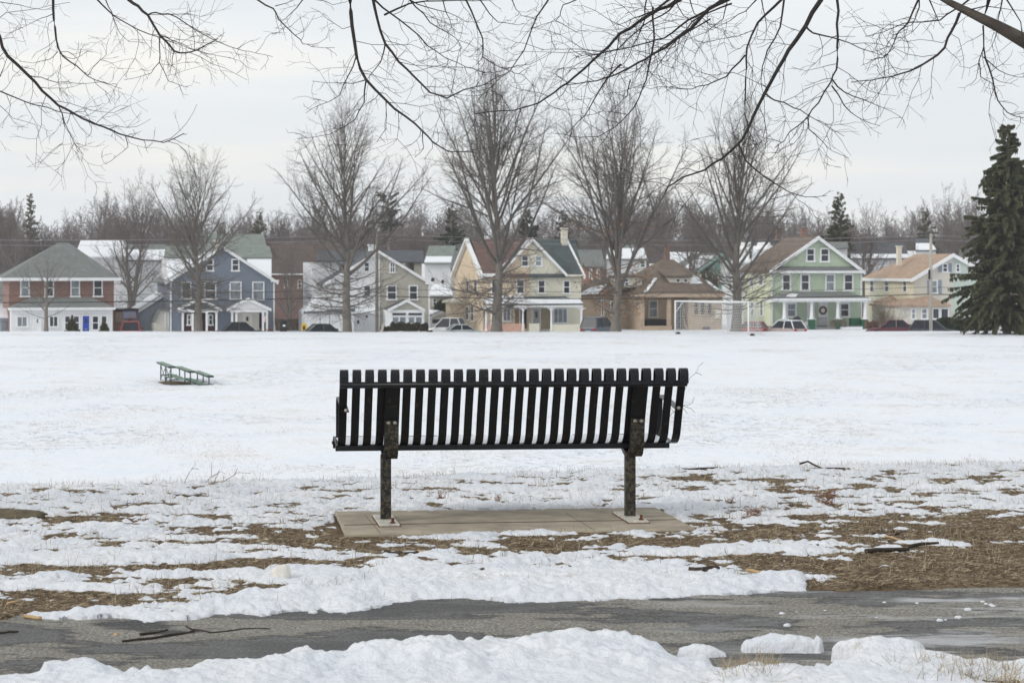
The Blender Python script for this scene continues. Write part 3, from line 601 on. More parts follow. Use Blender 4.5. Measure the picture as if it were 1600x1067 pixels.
# ---- distant treeline: five shapes, each copy a tree of its own
protos = []
for k in range(6):
    a, b = TM(), TM(); h = 14.
    tree_mesh(a, b, h, .22, [(.14+.045*i, 28+i*3.2, h*(.50-.018*i)*rg.uniform(.8, 1.2), .06, None) for i in range(17)]+spread(10, .5, .95, 46, 66, 4.6, 3., .03, rg), 80+k, dict(n=[10, 7, 2], rmin=.023, slim=.021), top=.76)
    root = empty('distant_bare_tree', (0, 0, 0), 0, 'grey brown bare tree in the distant treeline behind the houses', 'tree', 'bare trees of the distant treeline')
    protos.append((root, [a.build('trunk', bark_far, root), b.build('crown', bark_far, root)]))
prof_t = ([-200, 0, 60, 120, 200, 300, 400, 470, 520, 600, 660, 740, 800, 900, 960, 1040, 1100, 1180, 1240, 1300, 1400, 1440, 1500, 1600, 1800],
          [320, 322, 345, 330, 325, 335, 340, 335, 330, 335, 330, 338, 342, 335, 330, 318, 322, 330, 340, 335, 350, 348, 325, 340, 330])
def place_bg(px, Y, top, k, first):
    X = (px-800)/F*Y; h = EYE-(top-YH)*Y/F+4.8; root, ch = protos[k]
    if not first:
        r2 = root.copy(); C.objects.link(r2)
        for c in ch: c2 = c.copy(); C.objects.link(c2); c2.parent = r2
        root = r2
    root.location = (X, Y, -4.8); root.rotation_euler = (0, 0, rg.random()*6.28); s = h/14.; w_ = s*rg.uniform(.9, 1.2); root.scale = (w_, w_, s)
i = 0
for (n_, Ya, Yb, dt) in ((44, 285, 330, 16), (66, 345, 400, 4), (62, 420, 520, -6)):
    for j in range(n_):
        px = -190+1980*(j+rg.uniform(.1, .9))/n_; Y = rg.uniform(Ya, Yb)+.27*(px-800)/F*300
        place_bg(px, Y, np.interp(px, *prof_t)+dt+rg.gauss(0, 7)+26*float(perlin(np.array(px*.011+Ya), np.array(Ya*.13))), i % 6 if i >= 6 else i, i < 6); i += 1
# far wooded slope that closes the view
hx = np.linspace(-330, 330, 700); hy = np.array([540, 560, 580, 620, 700, 800]); XX, YY = np.meshgrid(hx, hy)
tp = 4.6+2.2*fbm(XX*.012, YY*.01, 3)+1.6*fbm(XX*.15, YY*.1, 4, .7); prof_h = np.interp(YY, [540, 560, 580, 620, 700, 800], [0, .75, .95, 1, .8, .2])
ZZ = -5+(tp+5+4)*prof_h
hill = npmesh('hillside', np.stack([XX, YY, ZZ], -1).reshape(-1, 3), gridfaces(*XX.shape), mat('wooded_hillside', (.12, .10, .10), 1, .4, .25, bump=1.2, bscale=.4)); tag(hill, kind='structure')

# ---------------------------------------------------------------- conifers
needle = mat('spruce_needles', (.085, .088, .046), .9, .5, 1.6)
needle_p = mat('pine_needles', (.050, .062, .040), .9, .45, 1.2)
def conifer(px, Y, top, wid, seed, label, z0=None, dens=1., sag=.25, m=None, flat=0, name='evergreen_tree', group='evergreen trees', spr=1., eo=.25, ep=.72):
    X = (px-800)/F*Y; z0 = gz(X, Y) if z0 is None else z0; h = EYE-(top-YH)*Y/F-z0; rg = random.Random(seed)
    root = empty(name, (X, Y, z0), 0, label, 'tree', group)
    a = TM(); a.tube([(0, 0, -.3), (0, 0, .1), (0, 0, h*.1), (.05, 0, h*.5), (0, 0, h)], [h*.028, h*.02, h*.016, h*.010, .01], 8)
    V = []; Fs = []; nb = int(30*dens)
    z = h*.07 if not flat else h*flat
    while z < h*.985:
        t = (z-h*.05)/(h*.95); env = wid*(1-t)**ep*(.9+.22*math.sin(t*23+seed)) + eo
        if flat: env = wid*(1.05-abs(t-.75)*1.2)
        k = max(4, int((7 if t < .8 else 5)*dens+rg.random()))
        for j in range(k):
            L = env*rg.uniform(.55, 1.16); az = rg.random()*2*pi; p = (0, 0, z+rg.uniform(-.03, .03)*h); nseg = 7; el = radians(rg.uniform(-16, 26)+t*22)
            pts = [p]; x, y, zz = p
            for q in range(nseg):
                e2 = el-sag*1.9*(q/nseg)+(.5*sag*(q/nseg)**3*2); x += cos(az)*cos(e2)*L/nseg; y += sin(az)*cos(e2)*L/nseg; zz += sin(e2)*L/nseg; pts.append((x, y, zz))
            a.tube(pts, [max(.008, .035*(1-q/nseg)*h/15) for q in range(nseg+1)], 3)
            ns = int((9+L*11)*spr)
            for _ in range(ns):
                f = (.12+.88*rg.random()**.75)*nseg; q = min(int(f), nseg-1); g = f-q; c = [pts[q][w]*(1-g)+pts[q+1][w]*g for w in range(3)]
                side = rg.choice((-1, 1)); sw = rg.uniform(.1, .52)*(1.15-f/nseg)*min(1, L/2)+.07
                ca = az+side*rg.uniform(.5, 1.3); tx = c[0]+cos(ca)*sw; ty = c[1]+sin(ca)*sw; tz = c[2]-rg.uniform(.0, .38)*sw-.04+ (.25*sw if flat else 0)
                wv = rg.uniform(.022, .055)*(1.8 if flat else 1); wx, wy, wz = -sin(ca)*wv, cos(ca)*wv, rg.uniform(-.6, .6)*wv; b = len(V)
                V += [(c[0]-wx, c[1]-wy, c[2]-wz), (tx-wx*.3, ty-wy*.3, tz-.02), (tx+wx*.5, ty+wy*.5, tz), (c[0]+wx, c[1]+wy, c[2]+wz)]; Fs.append((b, b+1, b+2, b+3))
                b = len(V); dz = rg.uniform(.10, .34)   # a hanging spray below
                V += [(c[0], c[1], c[2]+.02), (tx, ty, tz), (tx*.5+c[0]*.5+wx, ty*.5+c[1]*.5+wy, tz-dz), (c[0]+wx*.3, c[1]+wy*.3, c[2]-dz*.8)]; Fs.append((b, b+1, b+2, b+3))
        z += h*.022/dens*(1+.3*rg.random())
    a.build('trunk', barkt, root); npmesh('crown', np.array(V), np.array(Fs), m or needle, False, root)
    return root
conifer(1574, 174, 198, 4.75, 3, 'big dark green spruce at the right edge of the snowy field', dens=1.55, sag=.50, name='spruce_tree', spr=1.9)
conifer(48, 330, 300, 2.2, 5, 'small pointed conifer on the skyline at the far left', z0=-4.8, dens=.9)
conifer(1312, 268, 303, 3.9, 6, 'dark rounded evergreen behind the green house', z0=-4.8, dens=1)
conifer(1448, 330, 328, 3.2, 8, 'small evergreen on the skyline over the cream house roof', z0=-4.8, dens=.9)
conifer(822, 262, 320, 3.6, 9, 'dark pine behind the cream house, right of the tallest tree', z0=-4.8, dens=.9, m=needle_p)
conifer(705, 264, 322, 3.6, 10, 'green pine left of the tallest tree, behind the rooftops', z0=-4.8, dens=.8, m=needle_p)
conifer(880, 270, 330, 3.4, 12, 'green pine above the chimney of the cream house', z0=-4.8, dens=.8, m=needle_p)
conifer(607, 330, 306, 2.6, 13, 'flat topped pine on the skyline over the twin house', z0=-4.8, dens=.8, m=needle_p, flat=.72)
conifer(405, 340, 330, 2.6, 14, 'slender dark conifer behind the blue house roof', z0=-4.8, dens=.8)
for px, top, w_, lab in ((1099, 425, .45, 'left dark cedar by the teal gabled house'), (1108.5, 424, .5, 'middle dark cedar by the teal gabled house'), (1117, 430, .42, 'right dark cedar by the teal gabled house')):
    conifer(px, 246, top, w_, int(px), lab, z0=-4.6, dens=1.2, sag=-.5, name='cedar', group='cedars by the teal house')
for px, top, w_, lab in ((112.5, 493, .68, 'dark conical shrub left of the blue front door'), (162.5, 498, .5, 'dark conical shrub right of the blue front door')):
    conifer(px, 206.5, top, w_, int(px*2), lab, z0=-4.55, dens=1.5, sag=-.2, name='conical_shrub', group='clipped shrubs by the blue door', spr=2.2, eo=.02, ep=1.)
# ---------------------------------------------------------------- houses
TH = radians(15)
brickm = mat('red_brick', (.27, .145, .12), .9, .2, 2, kind='brick')
brick_dim = mat('brown_brick', (.22, .12, .10), .9, .2, 2, kind='brick')
slate = mat('grey_slate_roof', (.185, .20, .195), .85, .12, 1.2, kind='shingle', period=.22)
slate_g = mat('green_grey_roof', (.22, .25, .23), .85, .12, 1.2, kind='shingle', period=.22)
slate_d = mat('dark_grey_roof', (.10, .11, .125), .85, .15, 1.2, kind='shingle', period=.22)
teal_r = mat('dark_teal_roof', (.075, .095, .10), .85, .2, 1.2, kind='shingle', period=.2)
red_r = mat('dark_red_roof', (.155, .10, .088), .85, .25, 1.6, kind='shingle', period=.2)
brown_r = mat('brown_shingle_roof', (.16, .125, .10), .85, .2, 1.2, kind='shingle', period=.2)
tan_r = mat('tan_shingle_roof', (.40, .29, .215), .85, .16, 1.6, kind='shingle', period=.2)
blue_s = mat('slate_blue_siding', (.21, .245, .305), .7, .06, 1, kind='siding', period=.14)
blue_p = mat('pale_blue_siding', (.42, .47, .53), .7, .06, 1, kind='siding', period=.14)
white_s = mat('white_siding', (.80, .81, .82), .7, .06, 1, kind='siding', period=.15)
beige_w = mat('beige_stucco', (.44, .42, .36), .9, .12, 3)
tan_w = mat('peach_stucco', (.72, .59, .43), .85, .10, 1.2)
cream_s = mat('pale_cream_siding', (.76, .73, .60), .7, .06, 1, kind='siding', period=.16)
buff_w = mat('buff_brick', (.46, .36, .27), .9, .12, 1.5)
green_s = mat('mint_green_siding', (.51, .61, .46), .7, .06, 1, kind='siding', period=.24)
green_lit = mat('mint_siding_lit', (.68, .72, .53), .7, .06, 1, kind='siding', period=.24)  # paler copy of the green siding, the side wall's light put into its colour
green_d = mat('dark_green_paint', (.025, .12, .065), .6, .2)
teal_w = mat('teal_shingle_wall', (.25, .40, .35), .8, .12, 2)
yell_w = mat('butter_yellow_siding', (.78, .73, .58), .7, .06, 1, kind='siding', period=.18)
oat_w = mat('oatmeal_siding', (.68, .65, .58), .7, .06, 1, kind='siding', period=.16)
mint_w = mat('pale_mint_siding', (.58, .66, .60), .7, .06, 1, kind='siding', period=.16)
salmon = mat('salmon_panel', (.58, .36, .28), .8, .1)
bluedoor = mat('blue_door_paint', (.02, .07, .42), .5, .1)
def line_y(X, off=0): return 222+.268*X+off
class House:
    def __init__(s, name, label, xpx, cat='house', off=0, th=TH, z0=-4.6, group='houses along the street beyond the field'):
        k = (xpx-800)/F; s.X0 = (222+off)*k/(1-.268*k); s.Y0 = 222+off+.268*s.X0; s.Z0 = z0; s.c, s.s = cos(th), sin(th)
        s.root = empty(name, (s.X0, s.Y0, z0), th, label, cat, group)
    def U(s, x, v=0):
        k = (x-800)/F; return (k*(s.Y0+v*s.c)-s.X0+v*s.s)/(s.c-k*s.s)
    def V(s, x, u=0):
        k = (x-800)/F; return (s.X0+u*s.c-k*(s.Y0+u*s.s))/(s.s+k*s.c)
    def Z(s, y, u=0, v=0): return EYE-(y-YH)*(s.Y0+u*s.s+v*s.c)/F-s.Z0
    def P(s, x, y, v=0): u = s.U(x, v); return (u, v, s.Z(y, u, v))
    def pt(s, mb, name, m, parent=None, label=None): return mb.build(name, m, parent or s.root, label=label)
    def wall(s, pts, v, depth, m, name='wall', label=None):     # outline in photo px on plane v, extruded back
        return s.pt(MB().ext([s.P(x, y, v) for x, y in pts], (0, depth, 0)), name, m, None, label)
    def box(s, x0, y0, x1, y1, v0, v1, m, name, parent=None, label=None):
        a = s.P(x0, y1, v0); b = s.P(x1, y0, v0); return s.pt(MB().box(a[0], b[0], v0, v1, a[2], b[2]), name, m, parent, label)
    def gable(s, xa, ya, xl, yl, xr, yr, v0, v1, th, m, snow=None, trim=white, name='roof'):
        A = s.P(xa, ya, v0); Lp = s.P(xl, yl, v0) if xl is not None else None; Rp = s.P(xr, yr, v0) if xr is not None else None
        mb = MB(); tb = MB()
        for E in (Lp, Rp):
            if E is None: continue
            mb.ext([(A[0], v0+.1, A[2]), (E[0], v0+.1, E[2]), (E[0], v0+.1, E[2]-th), (A[0], v0+.1, A[2]-th)], (0, v1-v0, 0))
            tb.ext([(A[0], v0, A[2]+.02), (E[0], v0, E[2]+.02), (E[0], v0, E[2]-th-.12), (A[0], v0, A[2]-th-.12)], (0, .095, 0))
        r = s.pt(mb, name, m); s.pt(tb, 'rake_trim', trim, r)
        if snow:
            sb = MB()
            for side, f0, f1, w0, w1 in snow:
                E = Lp if side == 'l' else Rp
                q = lambda f, v: (A[0]+(E[0]-A[0])*f, v, A[2]+(E[2]-A[2])*f+.03)
                sb.ext([q(f0, w0), q(f1, w0), q(f1, w1), q(f0, w1)], (0, 0, .09))
            s.pt(sb, 'snow_patch', snowm, r)
        return r
    def win(s, x0, y0, x1, y1, v=0, g=None, fr=white, rail=True, shut=None, f=.11, cols=1, name='window'):
        a = s.P(x0, y1, v); b = s.P(x1, y0, v); u0, u1, z0, z1 = a[0], b[0], a[2], b[2]
        w = s.pt(MB().box(u0+f*.6, u1-f*.6, v-.03, v-.005, z0+f*.6, z1-f*.6), name, g or glass_d)
        mb = MB(); mb.box(u0, u0+f, v-.07, v-.002, z0, z1).box(u1-f, u1, v-.07, v-.002, z0, z1).box(u0+f, u1-f, v-.07, v-.002, z1-f, z1).box(u0-.06, u1+.06, v-.11, v-.0025, z0-.06, z0+f*.7)
        if rail: mb.box(u0+f, u1-f, v-.055, v-.031, (z0+z1)/2-.035, (z0+z1)/2+.035)
        for c in range(1, cols): uu = u0+(u1-u0)*c/cols; mb.box(uu-.03, uu+.03, v-.06, v-.032, z0+f, z1-f)
        s.pt(mb, name+'_frame', fr, w)
        if shut:
            for q in (-1, 1):
                c = u0-.22 if q < 0 else u1+.22; s.pt(MB().box(c-.19, c+.19, v-.045, v-.003, z0, z1), 'shutter', shut, w)
        return w
    def swin(s, x0, y0, x1, y1, u, g=None, fr=white):           # window in a side wall, facing -u
        v0, v1 = sorted((s.V(x0, u), s.V(x1, u))); vm = (v0+v1)/2; z0, z1 = s.Z(y1, u, vm), s.Z(y0, u, vm); f = .11
        w = s.pt(MB().box(u-.03, u-.005, v0+.05, v1-.05, z0+.05, z1-.05), 'window', g or glass_d)
        mb = MB().box(u-.07, u-.002, v0, v0+f, z0, z1).box(u-.07, u-.002, v1-f, v1, z0, z1).box(u-.07, u-.002, v0+f, v1-f, z1-f, z1).box(u-.10, u-.0025, v0-.04, v1+.04, z0-.05, z0+.08).box(u-.055, u-.031, v0+f, v1-f, (z0+z1)/2-.03, (z0+z1)/2+.03)
        s.pt(mb, 'window_frame', fr, w); return w
    def door(s, x0, y0, x1, y1, v, m, g=True, fr=white):
        a = s.P(x0, y1, v); b = s.P(x1, y0, v); u0, u1, z0, z1 = a[0], b[0], a[2], b[2]
        d = s.pt(MB().box(u0+.06, u1-.06, v-.045, v-.004, z0, z1-.06), 'door', m)
        s.pt(MB().box(u0-.03, u0+.06, v-.07, v-.002, z0, z1).box(u1-.06, u1+.03, v-.07, v-.002, z0, z1).box(u0+.06, u1-.06, v-.07, v-.002, z1-.06, z1+.03), 'door_frame', fr, d)
        if g: s.pt(MB().box(u0+.25, u1-.25, v-.055, v-.0455, z0+(z1-z0)*.55, z1-.3), 'door_pane', glass_d, d)
        s.pt(MB().box(u1-.20, u1-.15, v-.09, v-.0455, z0+(z1-z0)*.44, z0+(z1-z0)*.47), 'handle', steel, d); return d
    def post(s, x, y0, y1, v, w=.09, m=white, name='porch_post', taper=0):
        p = s.P(x, y1, v); t = s.P(x, y0, v); mb = MB()
        if taper: mb.lathe([(w+.05, p[2]), (w+.05, p[2]+.12), (w, p[2]+.13), (w*(1-taper), t[2]-.12), (w+.04, t[2]-.11), (w+.04, t[2])], (p[0], v), 12)
        else: mb.box(p[0]-w, p[0]+w, v-w, v+w, p[2], t[2]-.1).box(p[0]-w-.03, p[0]+w+.03, v-w-.03, v+w+.03, t[2]-.1, t[2])
        return s.pt(mb, name, m)
    def chimney(s, x0, y0, x1, y1, v, m, parent=None, cap=True):
        a = s.P(x0, y1, v); b = s.P(x1, y0, v); mb = MB().box(a[0], b[0], v, v+(b[0]-a[0]), a[2]-.8, b[2])
        if cap: mb.box(a[0]-.07, b[0]+.07, v-.07, v+(b[0]-a[0])+.07, b[2]+.003, b[2]+.12)
        return s.pt(mb, 'chimney', m, parent)

# --- red brick twin house
h = House('brick_house', 'red brick house with grey hip roof and blue front door', 96, off=-1)
h.box(14, 428, 178, 520, 2.2, 12, brickm, 'wall')
h.box(17.5, 479, 176, 520, 0, 2.19, white_s, 'porch')
a = h.P(4, 434, 1.6); b_ = h.P(187, 434, 1.6); r1 = h.P(92, 384.5, 6.5); r2 = h.P(108, 384.5, 6.5)
rf = h.pt(MB().hip(a[0], b_[0], 1.6, 12.8, a[2], r1[0], r2[0], 6.8, r1[2]+.3, .03), 'roof', slate)
h.pt(MB().box(a[0]-.02, b_[0]+.02, 1.5, 1.6, a[2]-.28, a[2]-.01).box(a[0]-.12, a[0]-.02, 1.5, 12.8, a[2]-.28, a[2]-.01).box(b_[0]+.02, b_[0]+.12, 1.5, 12.8, a[2]-.28, a[2]-.01).box(a[0], b_[0], 1.6, 12.7, a[2]-.27, a[2]-.04), 'gutter', white, rf)
a = h.P(14.5, 481, -.35); b_ = h.P(180.5, 481, -.35); zt = h.Z(464.5, 0, 2.2)
u0, u1 = h.P(48, 464, 2.2)[0], h.P(144, 464, 2.2)[0]
h.pt(MB().add([(a[0], -.35, a[2]), (b_[0], -.35, b_[2]), (u1, 2.2, zt), (u0, 2.2, zt), (a[0], 2.2, a[2]), (b_[0], 2.2, b_[2])], [(0, 1, 2, 3), (0, 3, 4), (1, 5, 2), (0, 4, 5, 1)]), 'porch_roof', slate)
h.pt(MB().box(a[0], b_[0], -.42, -.34, a[2]-.2, a[2]+.0).box(a[0], b_[0], -.34, 2.18, a[2]-.2, a[2]-.05), 'porch_gutter', white)
for x in (31, 69, 109.5, 145): h.win(x+.5, 436, x+15.5, 463.5, 2.2, g=R.choice([glass_d, glass_c]))
h.win(25.5, 493.5, 43.5, 511, 0, cols=2, rail=False, g=glass_c); h.door(53, 493, 64, 518.5, 0, white); h.win(76, 493, 91.5, 511, 0, cols=2, rail=False)
h.win(100, 492.5, 111, 516, 0); h.win(113.5, 492.5, 125, 516, 0); h.door(128, 492.5, 140.5, 519, 0, bluedoor)
h.pt(MB().box(*[h.P(132, 504, 0)[0], h.P(136, 504, 0)[0]], -.06, -.046, h.Z(515), h.Z(513.4)), 'letter_slot', mat('brass', (.5, .38, .12), .4, metal=.5))
h.win(143, 492.5, 155, 516, 0); h.win(157, 492.5, 168, 516, 0)
sg = h.pt(MB().box(h.U(131), h.U(137), -.05, -.004, h.Z(491), h.Z(489.2)), 'number_plate', cream_trim)
for j in range(5):
    w = h.U(91+j*.01); 
# shed at the left edge
h = House('shed', 'small grey shed with snowy roof at the far left edge', -4, 'shed', off=3, group='sheds and garages')
h.wall([(-30, 519), (13, 519), (13, 498), (7, 493), (-30, 493)], 0, 4, blue_p); h.box(2, 502, 11, 519, -.06, -.005, glass_c, 'door')
h.pt(MB().ext([h.P(-30, 478, 2.5), h.P(13.5, 484, 2.5), h.P(13.8, 497, -.3), h.P(-30, 497, -.3)], (0, 0, .12)), 'roof_snow', snowm)
# dark garage and blue side building between houses
h = House('garage', 'low dark brown garage behind the basketball hoop', 196, 'garage', off=4, group='sheds and garages')
h.box(176, 484, 216, 520, 0, 5, brick_dim, 'wall'); h.box(180, 487, 196, 503, -.05, -.004, mat('weathered_brown', (.30, .24, .19), .9, .2), 'door')
rf = h.box(174, 482.6, 217, 485, -.3, 5.2, dark, 'roof'); h.box(177, 480.8, 194, 482.6, -.2, 4.8, snowm, 'snow_patch', rf)
h = House('outbuilding', 'pale blue outbuilding with snowy gabled roof beside the blue house', 243, 'outbuilding', off=6, group='sheds and garages')
h.wall([(216, 520), (216, 487), (266, 456), (290, 470), (290, 520)], 0, 6, blue_p); h.gable(266, 453, 213, 487, 300, 474, -.3, 6.3, .12, slate, [('l', .05, .98, .3, 6)])
h.win(236, 489, 243.5, 501, 0, fr=blue_p); h.win(251, 483, 258, 510, 0, glass_b)
h = House('shed', 'narrow cream lean-to shed beside the blue house wall', 254, 'shed', off=1, group='sheds and garages')
h.wall([(242, 518), (242, 503), (250, 485.5), (266, 484.5), (266, 518)], 0, 3, oat_w)
h.pt(MB().ext([h.P(241, 503, -.2), h.P(249.5, 484, -.2), h.P(266, 483, -.2), h.P(266, 485, -.2), h.P(250.4, 486, -.2), h.P(242.2, 504, -.2)], (0, 3.4, 0)), 'roof', slate)
for x in (258, 262.5): h.box(x, 487, x+1.5, 512, -.06, -.003, white, 'corner_board')

# --- blue house
h = House('blue_house', 'slate blue gabled house with two small white porches', 347.5)
h.wall([(266.5, 519), (266.5, 438), (347.5, 386), (428.6, 438), (428.6, 519)], 0, 10, blue_s)
h.gable(347.5, 384.5, 258, 440.5, 435, 440.5, -.35, 10.2, .14, slate, [('l', .2, .95, .5, 3.5), ('r', .2, .95, .5, 3.5)])
for x0, x1 in ((259, 300), (381, 424.5)):          # cross wings left and right
    h.wall([(x0, 440), (x0, 402), (x1, 402), (x1, 440)], 3.6, 3, white_s, 'dormer_wall')
h.pt(MB().ext([h.P(256, 404, 3.2), h.P(426, 404, 3.2), h.P(421, 386.5, 6), h.P(259, 386.5, 6)], (0, 0, .12)), 'dormer_roof', slate_g)
sb = MB()
for x0, x1 in ((260, 299), (386, 424)): h.pt(MB().ext([h.P(x0, 404.5, 3.4), h.P(x1, 404.5, 3.4), h.P(x1, 434, .9), h.P(x0, 434, .9)], (0, 0, .1)), 'roof_snow', snowm)
h.box(435*1.0-11, 437.5, 436, 440.6, -.36, .4, white, 'eave_return'); h.box(258, 437.5, 270, 440.6, -.36, .4, white, 'eave_return')
h.box(427.2, 441, 429.2, 518, -.06, -.002, white, 'corner_board'); h.box(266, 441, 268, 518, -.06, -.002, white, 'corner_board')
h.chimney(336.5, 377, 344.5, 391, 4, cream_trim)
h.win(361.5, 404.5, 374, 423.5, 0); h.win(321.5, 404.5, 334, 423.5, 0)
h.win(358.5, 440, 377.5, 468.5, 0, glass_c); h.win(394, 440, 413, 468.5, 0, glass_c); h.win(283, 440, 299, 467, 0); h.win(319, 440, 338, 467.5, 0)
for (xl, xr, xa, ya, posts, dk) in ((354.5, 424, 388, 465.5, (362.7, 369, 411, 417), 0), (277, 347, 311, 465.5, (285.6, 301, 323, 338), 1)):
    pf = MB().ext([h.P(xl+3, 484, -1.6), h.P(xr-3, 484, -1.6), h.P(xa, ya+3.5, -1.6)], (0, 1.6, 0)); pr = h.pt(pf, 'pediment', white_s if not dk else slate_d)
    h.gable(xa, ya, xl, 482.5, xr, 482.5, -1.75, 0, .12, slate, name='porch_roof')
    h.box(xl+5, 483, xr-5, 488, -1.6, -.01, white, 'porch_beam')
    for x in posts: h.post(x, 488, 517, -1.5, .085)
h.box(368, 488, 405, 516, -.35, -.003, oat_w, 'door_surround'); h.door(380, 489.5, 392.5, 517, -.36, cream_trim); h.box(404, 489, 416, 513, -.05, -.003, mat('navy_paint', (.02, .03, .09), .7), 'porch_panel')
h.box(287, 489, 337, 518, -.05, -.003, mat('maroon_paint', (.06, .022, .022), .7), 'porch_panel'); h.win(292, 491, 299, 508, -.06); h.win(325, 491, 333, 508, -.06)
fl = h.pt(MB().tube([h.P(411, 489, -1.62), h.P(415, 494, -2.1)], .02, 6), 'flag_pole', white)
h.pt(MB().ext([h.P(412, 495.5, -1.8), h.P(415.2, 494.5, -2.1), h.P(415, 502, -2.1), h.P(412, 504, -1.85)], (.02, 0, 0)), 'flag', mat('flag_red_white', (.50, .20, .20), .8, 0, 3, col2=(.65, .6, .62), thr=(.45, .5)), fl)

# --- brown building and yard behind the gap
h = House('brown_building', 'long dark brick building behind the gap right of the blue house', 462, 'building', off=34, group='buildings behind the street')
h.box(405, 429, 530, 520, 0, 9, brick_dim, 'wall'); rf = h.pt(MB().ext([h.P(400, 429, -.5), h.P(535, 429, -.5), h.P(531, 381, 5), h.P(406, 379, 5)], (0, 0, .15)), 'roof', mat('umber_roof', (.12, .095, .085), .9, .25, 1.2))
h.box(400, 427.6, 535, 429.6, -.6, -.45, white, 'gutter', rf)
for x in (444, 465, 480): h.win(x, 437, x+6, 450, 0, f=.08, fr=oat_w)
h = House('wooden_fence', 'brown board fence in the yard right of the blue house', 455, 'fence', off=8, group='fences')
for j in range(9):
    h.box(430+j*6.2, 498, 436+j*6.2, 519, 0, .04, mat('fence_boards', (.20, .16, .12), .9, .3, 3), 'fence_panel')
# --- white and beige twin house
h = House('twin_house', 'twin gabled house, white left half and beige right half', 592)
h.wall([(514, 519), (514, 442), (592, 394), (592, 519)], 0, 10, white_s)
h.wall([(592.05, 519), (592.05, 394), (671, 442), (671, 519)], 0, 10, beige_w)
h.gable(592, 391.5, 505, 444, 677, 443.5, -.35, 10.2, .13, slate_d)
h.box(591, 396, 593.3, 519, -.07, -.003, white, 'downspout'); h.box(669.5, 444, 671.5, 519, -.06, -.002, white, 'corner_board')
h.box(666, 441, 678, 444.5, -.36, .3, white, 'eave_return')
h.box(488, 410, 530, 519, 3.2, 8, white_s, 'wing'); h.box(647, 409, 659, 443, 2.8, 8, beige_w, 'dormer_wall')
rw = h.pt(MB().ext([h.P(494, 409, 2.8), h.P(575, 409, 2.8), h.P(585, 393, 6), h.P(498, 393, 6)], (0, 0, .12)), 'wing_roof', slate_d)
h.pt(MB().ext([h.P(610, 411, 2.5), h.P(662, 411, 2.5), h.P(661, 393.5, 6), h.P(600, 393.5, 6)], (0, 0, .12)), 'dormer_roof', slate_d)
h.wall([(479, 519), (479, 487), (489, 478), (489, 470), (553, 470), (553, 519)], -1.5, 4, white_s, 'annex')
rf = h.pt(MB().ext([h.P(474, 490, -1.9), h.P(555, 486.5, -1.9), h.P(550, 470, .5), h.P(487, 466, .5)], (0, 0, .12)), 'annex_roof', slate_d)
h.pt(MB().ext([h.P(476, 487, -1.8), h.P(510, 486, -1.8), h.P(515, 468, .5), h.P(488, 464, .5)], (0, 0, .10)), 'snow_patch', snowm, rf)
h.win(497, 494, 503, 511, -1.5, glass_c); h.win(512, 490, 517.5, 510, -1.5, glass_c)
rf = h.pt(MB().ext([h.P(548, 486.5, -1.6), h.P(586, 486.5, -1.6), h.P(586, 475.5, 0), h.P(548, 475.5, 0)], (0, 0, .12)), 'awning', snowm); h.box(548, 486.3, 586, 489.5, -1.6, -1.5, white, 'awning_fascia')
h.door(553.5, 495, 565.5, 519, -.01, white); h.win(569, 410, 577, 424, 0, f=.06); h.win(568, 446, 579, 463, 0, f=.07)
h.win(608.5, 409, 617.5, 426, 0, cols=2); h.win(604, 445.5, 620, 468.5, 0); h.win(638.5, 445.5, 653, 468.5, 0)
h.pt(MB().ext([h.P(610.5, 483.5, -1.7), h.P(660, 483.5, -1.7), h.P(636, 470.5, -1.7)], (0, 1.7, 0)), 'pediment', beige_w)
h.gable(636, 468, 606, 483.5, 664, 483.5, -1.9, 0, .12, slate_d, name='porch_roof')
h.box(604, 484, 663, 519, -1.7, -.01, white, 'porch'); h.win(612, 488, 635, 493.5, -1.7, rail=False, f=.05); h.win(637, 488, 660, 493.5, -1.7, rail=False, f=.05)
for x in (612.5, 624, 637.5, 649): h.win(x, 495, x+10.5, 505.5, -1.7, g=glass_c, rail=False, f=.05)
h.chimney(577.5, 384, 588, 396, 3.5, white)
h.box(572, 493, 574.5, 496.5, -.2, -.003, blackm, 'porch_lamp')
# hedges
def hedge(px0, px1, y0, y1, Y, dp, m, seed, label, name='hedge', n=5200, group='hedges and shrubs', sz=.06):
    X0, X1 = (px0-800)/F*Y, (px1-800)/F*Y; zt = EYE-(y0-YH)*Y/F; zb = EYE-(y1-YH)*Y/F; rg = random.Random(seed)
    V = []; Fs = []
    for i in range(n):
        x = rg.uniform(X0, X1); fx_ = (x-X0)/(X1-X0); top = zb+(zt-zb)*(.9+.1*sin(fx_*6.3*2+seed))*(1-max(0, abs(fx_-.5)-.42)*4.); y = Y+rg.uniform(-.5, .5)*dp; z = zb+(top-zb)*rg.random()**.6
        a = rg.random()*6.3; b = rg.uniform(-1, 1); s = rg.uniform(.6, 1.4)*sz; k = len(V)
        d1 = (cos(a)*s, sin(a)*s, b*s*.6); d2 = (-sin(a)*s*.5*b, cos(a)*s*.5*b, s)
        V += [(x-d1[0], y-d1[1], z-d1[2]), (x+d2[0]*.5, y+d2[1]*.5, z-s*.4), (x+d1[0], y+d1[1], z+d1[2]), (x+d2[0], y+d2[1], z+s)]; Fs.append((k, k+1, k+2, k+3))
    o = npmesh(name, np.array(V), np.array(Fs), m, False); tag(o, label, 'hedge' if name == 'hedge' else 'shrub', group)
boxw = mat('boxwood_leaves', (.055, .05, .03), .9, .5, 3); yew = mat('yew_leaves', (.03, .042, .022), .9, .5, 3); twigm = mat('twiggy_shrub', (.20, .15, .12), .95, .3, 3)
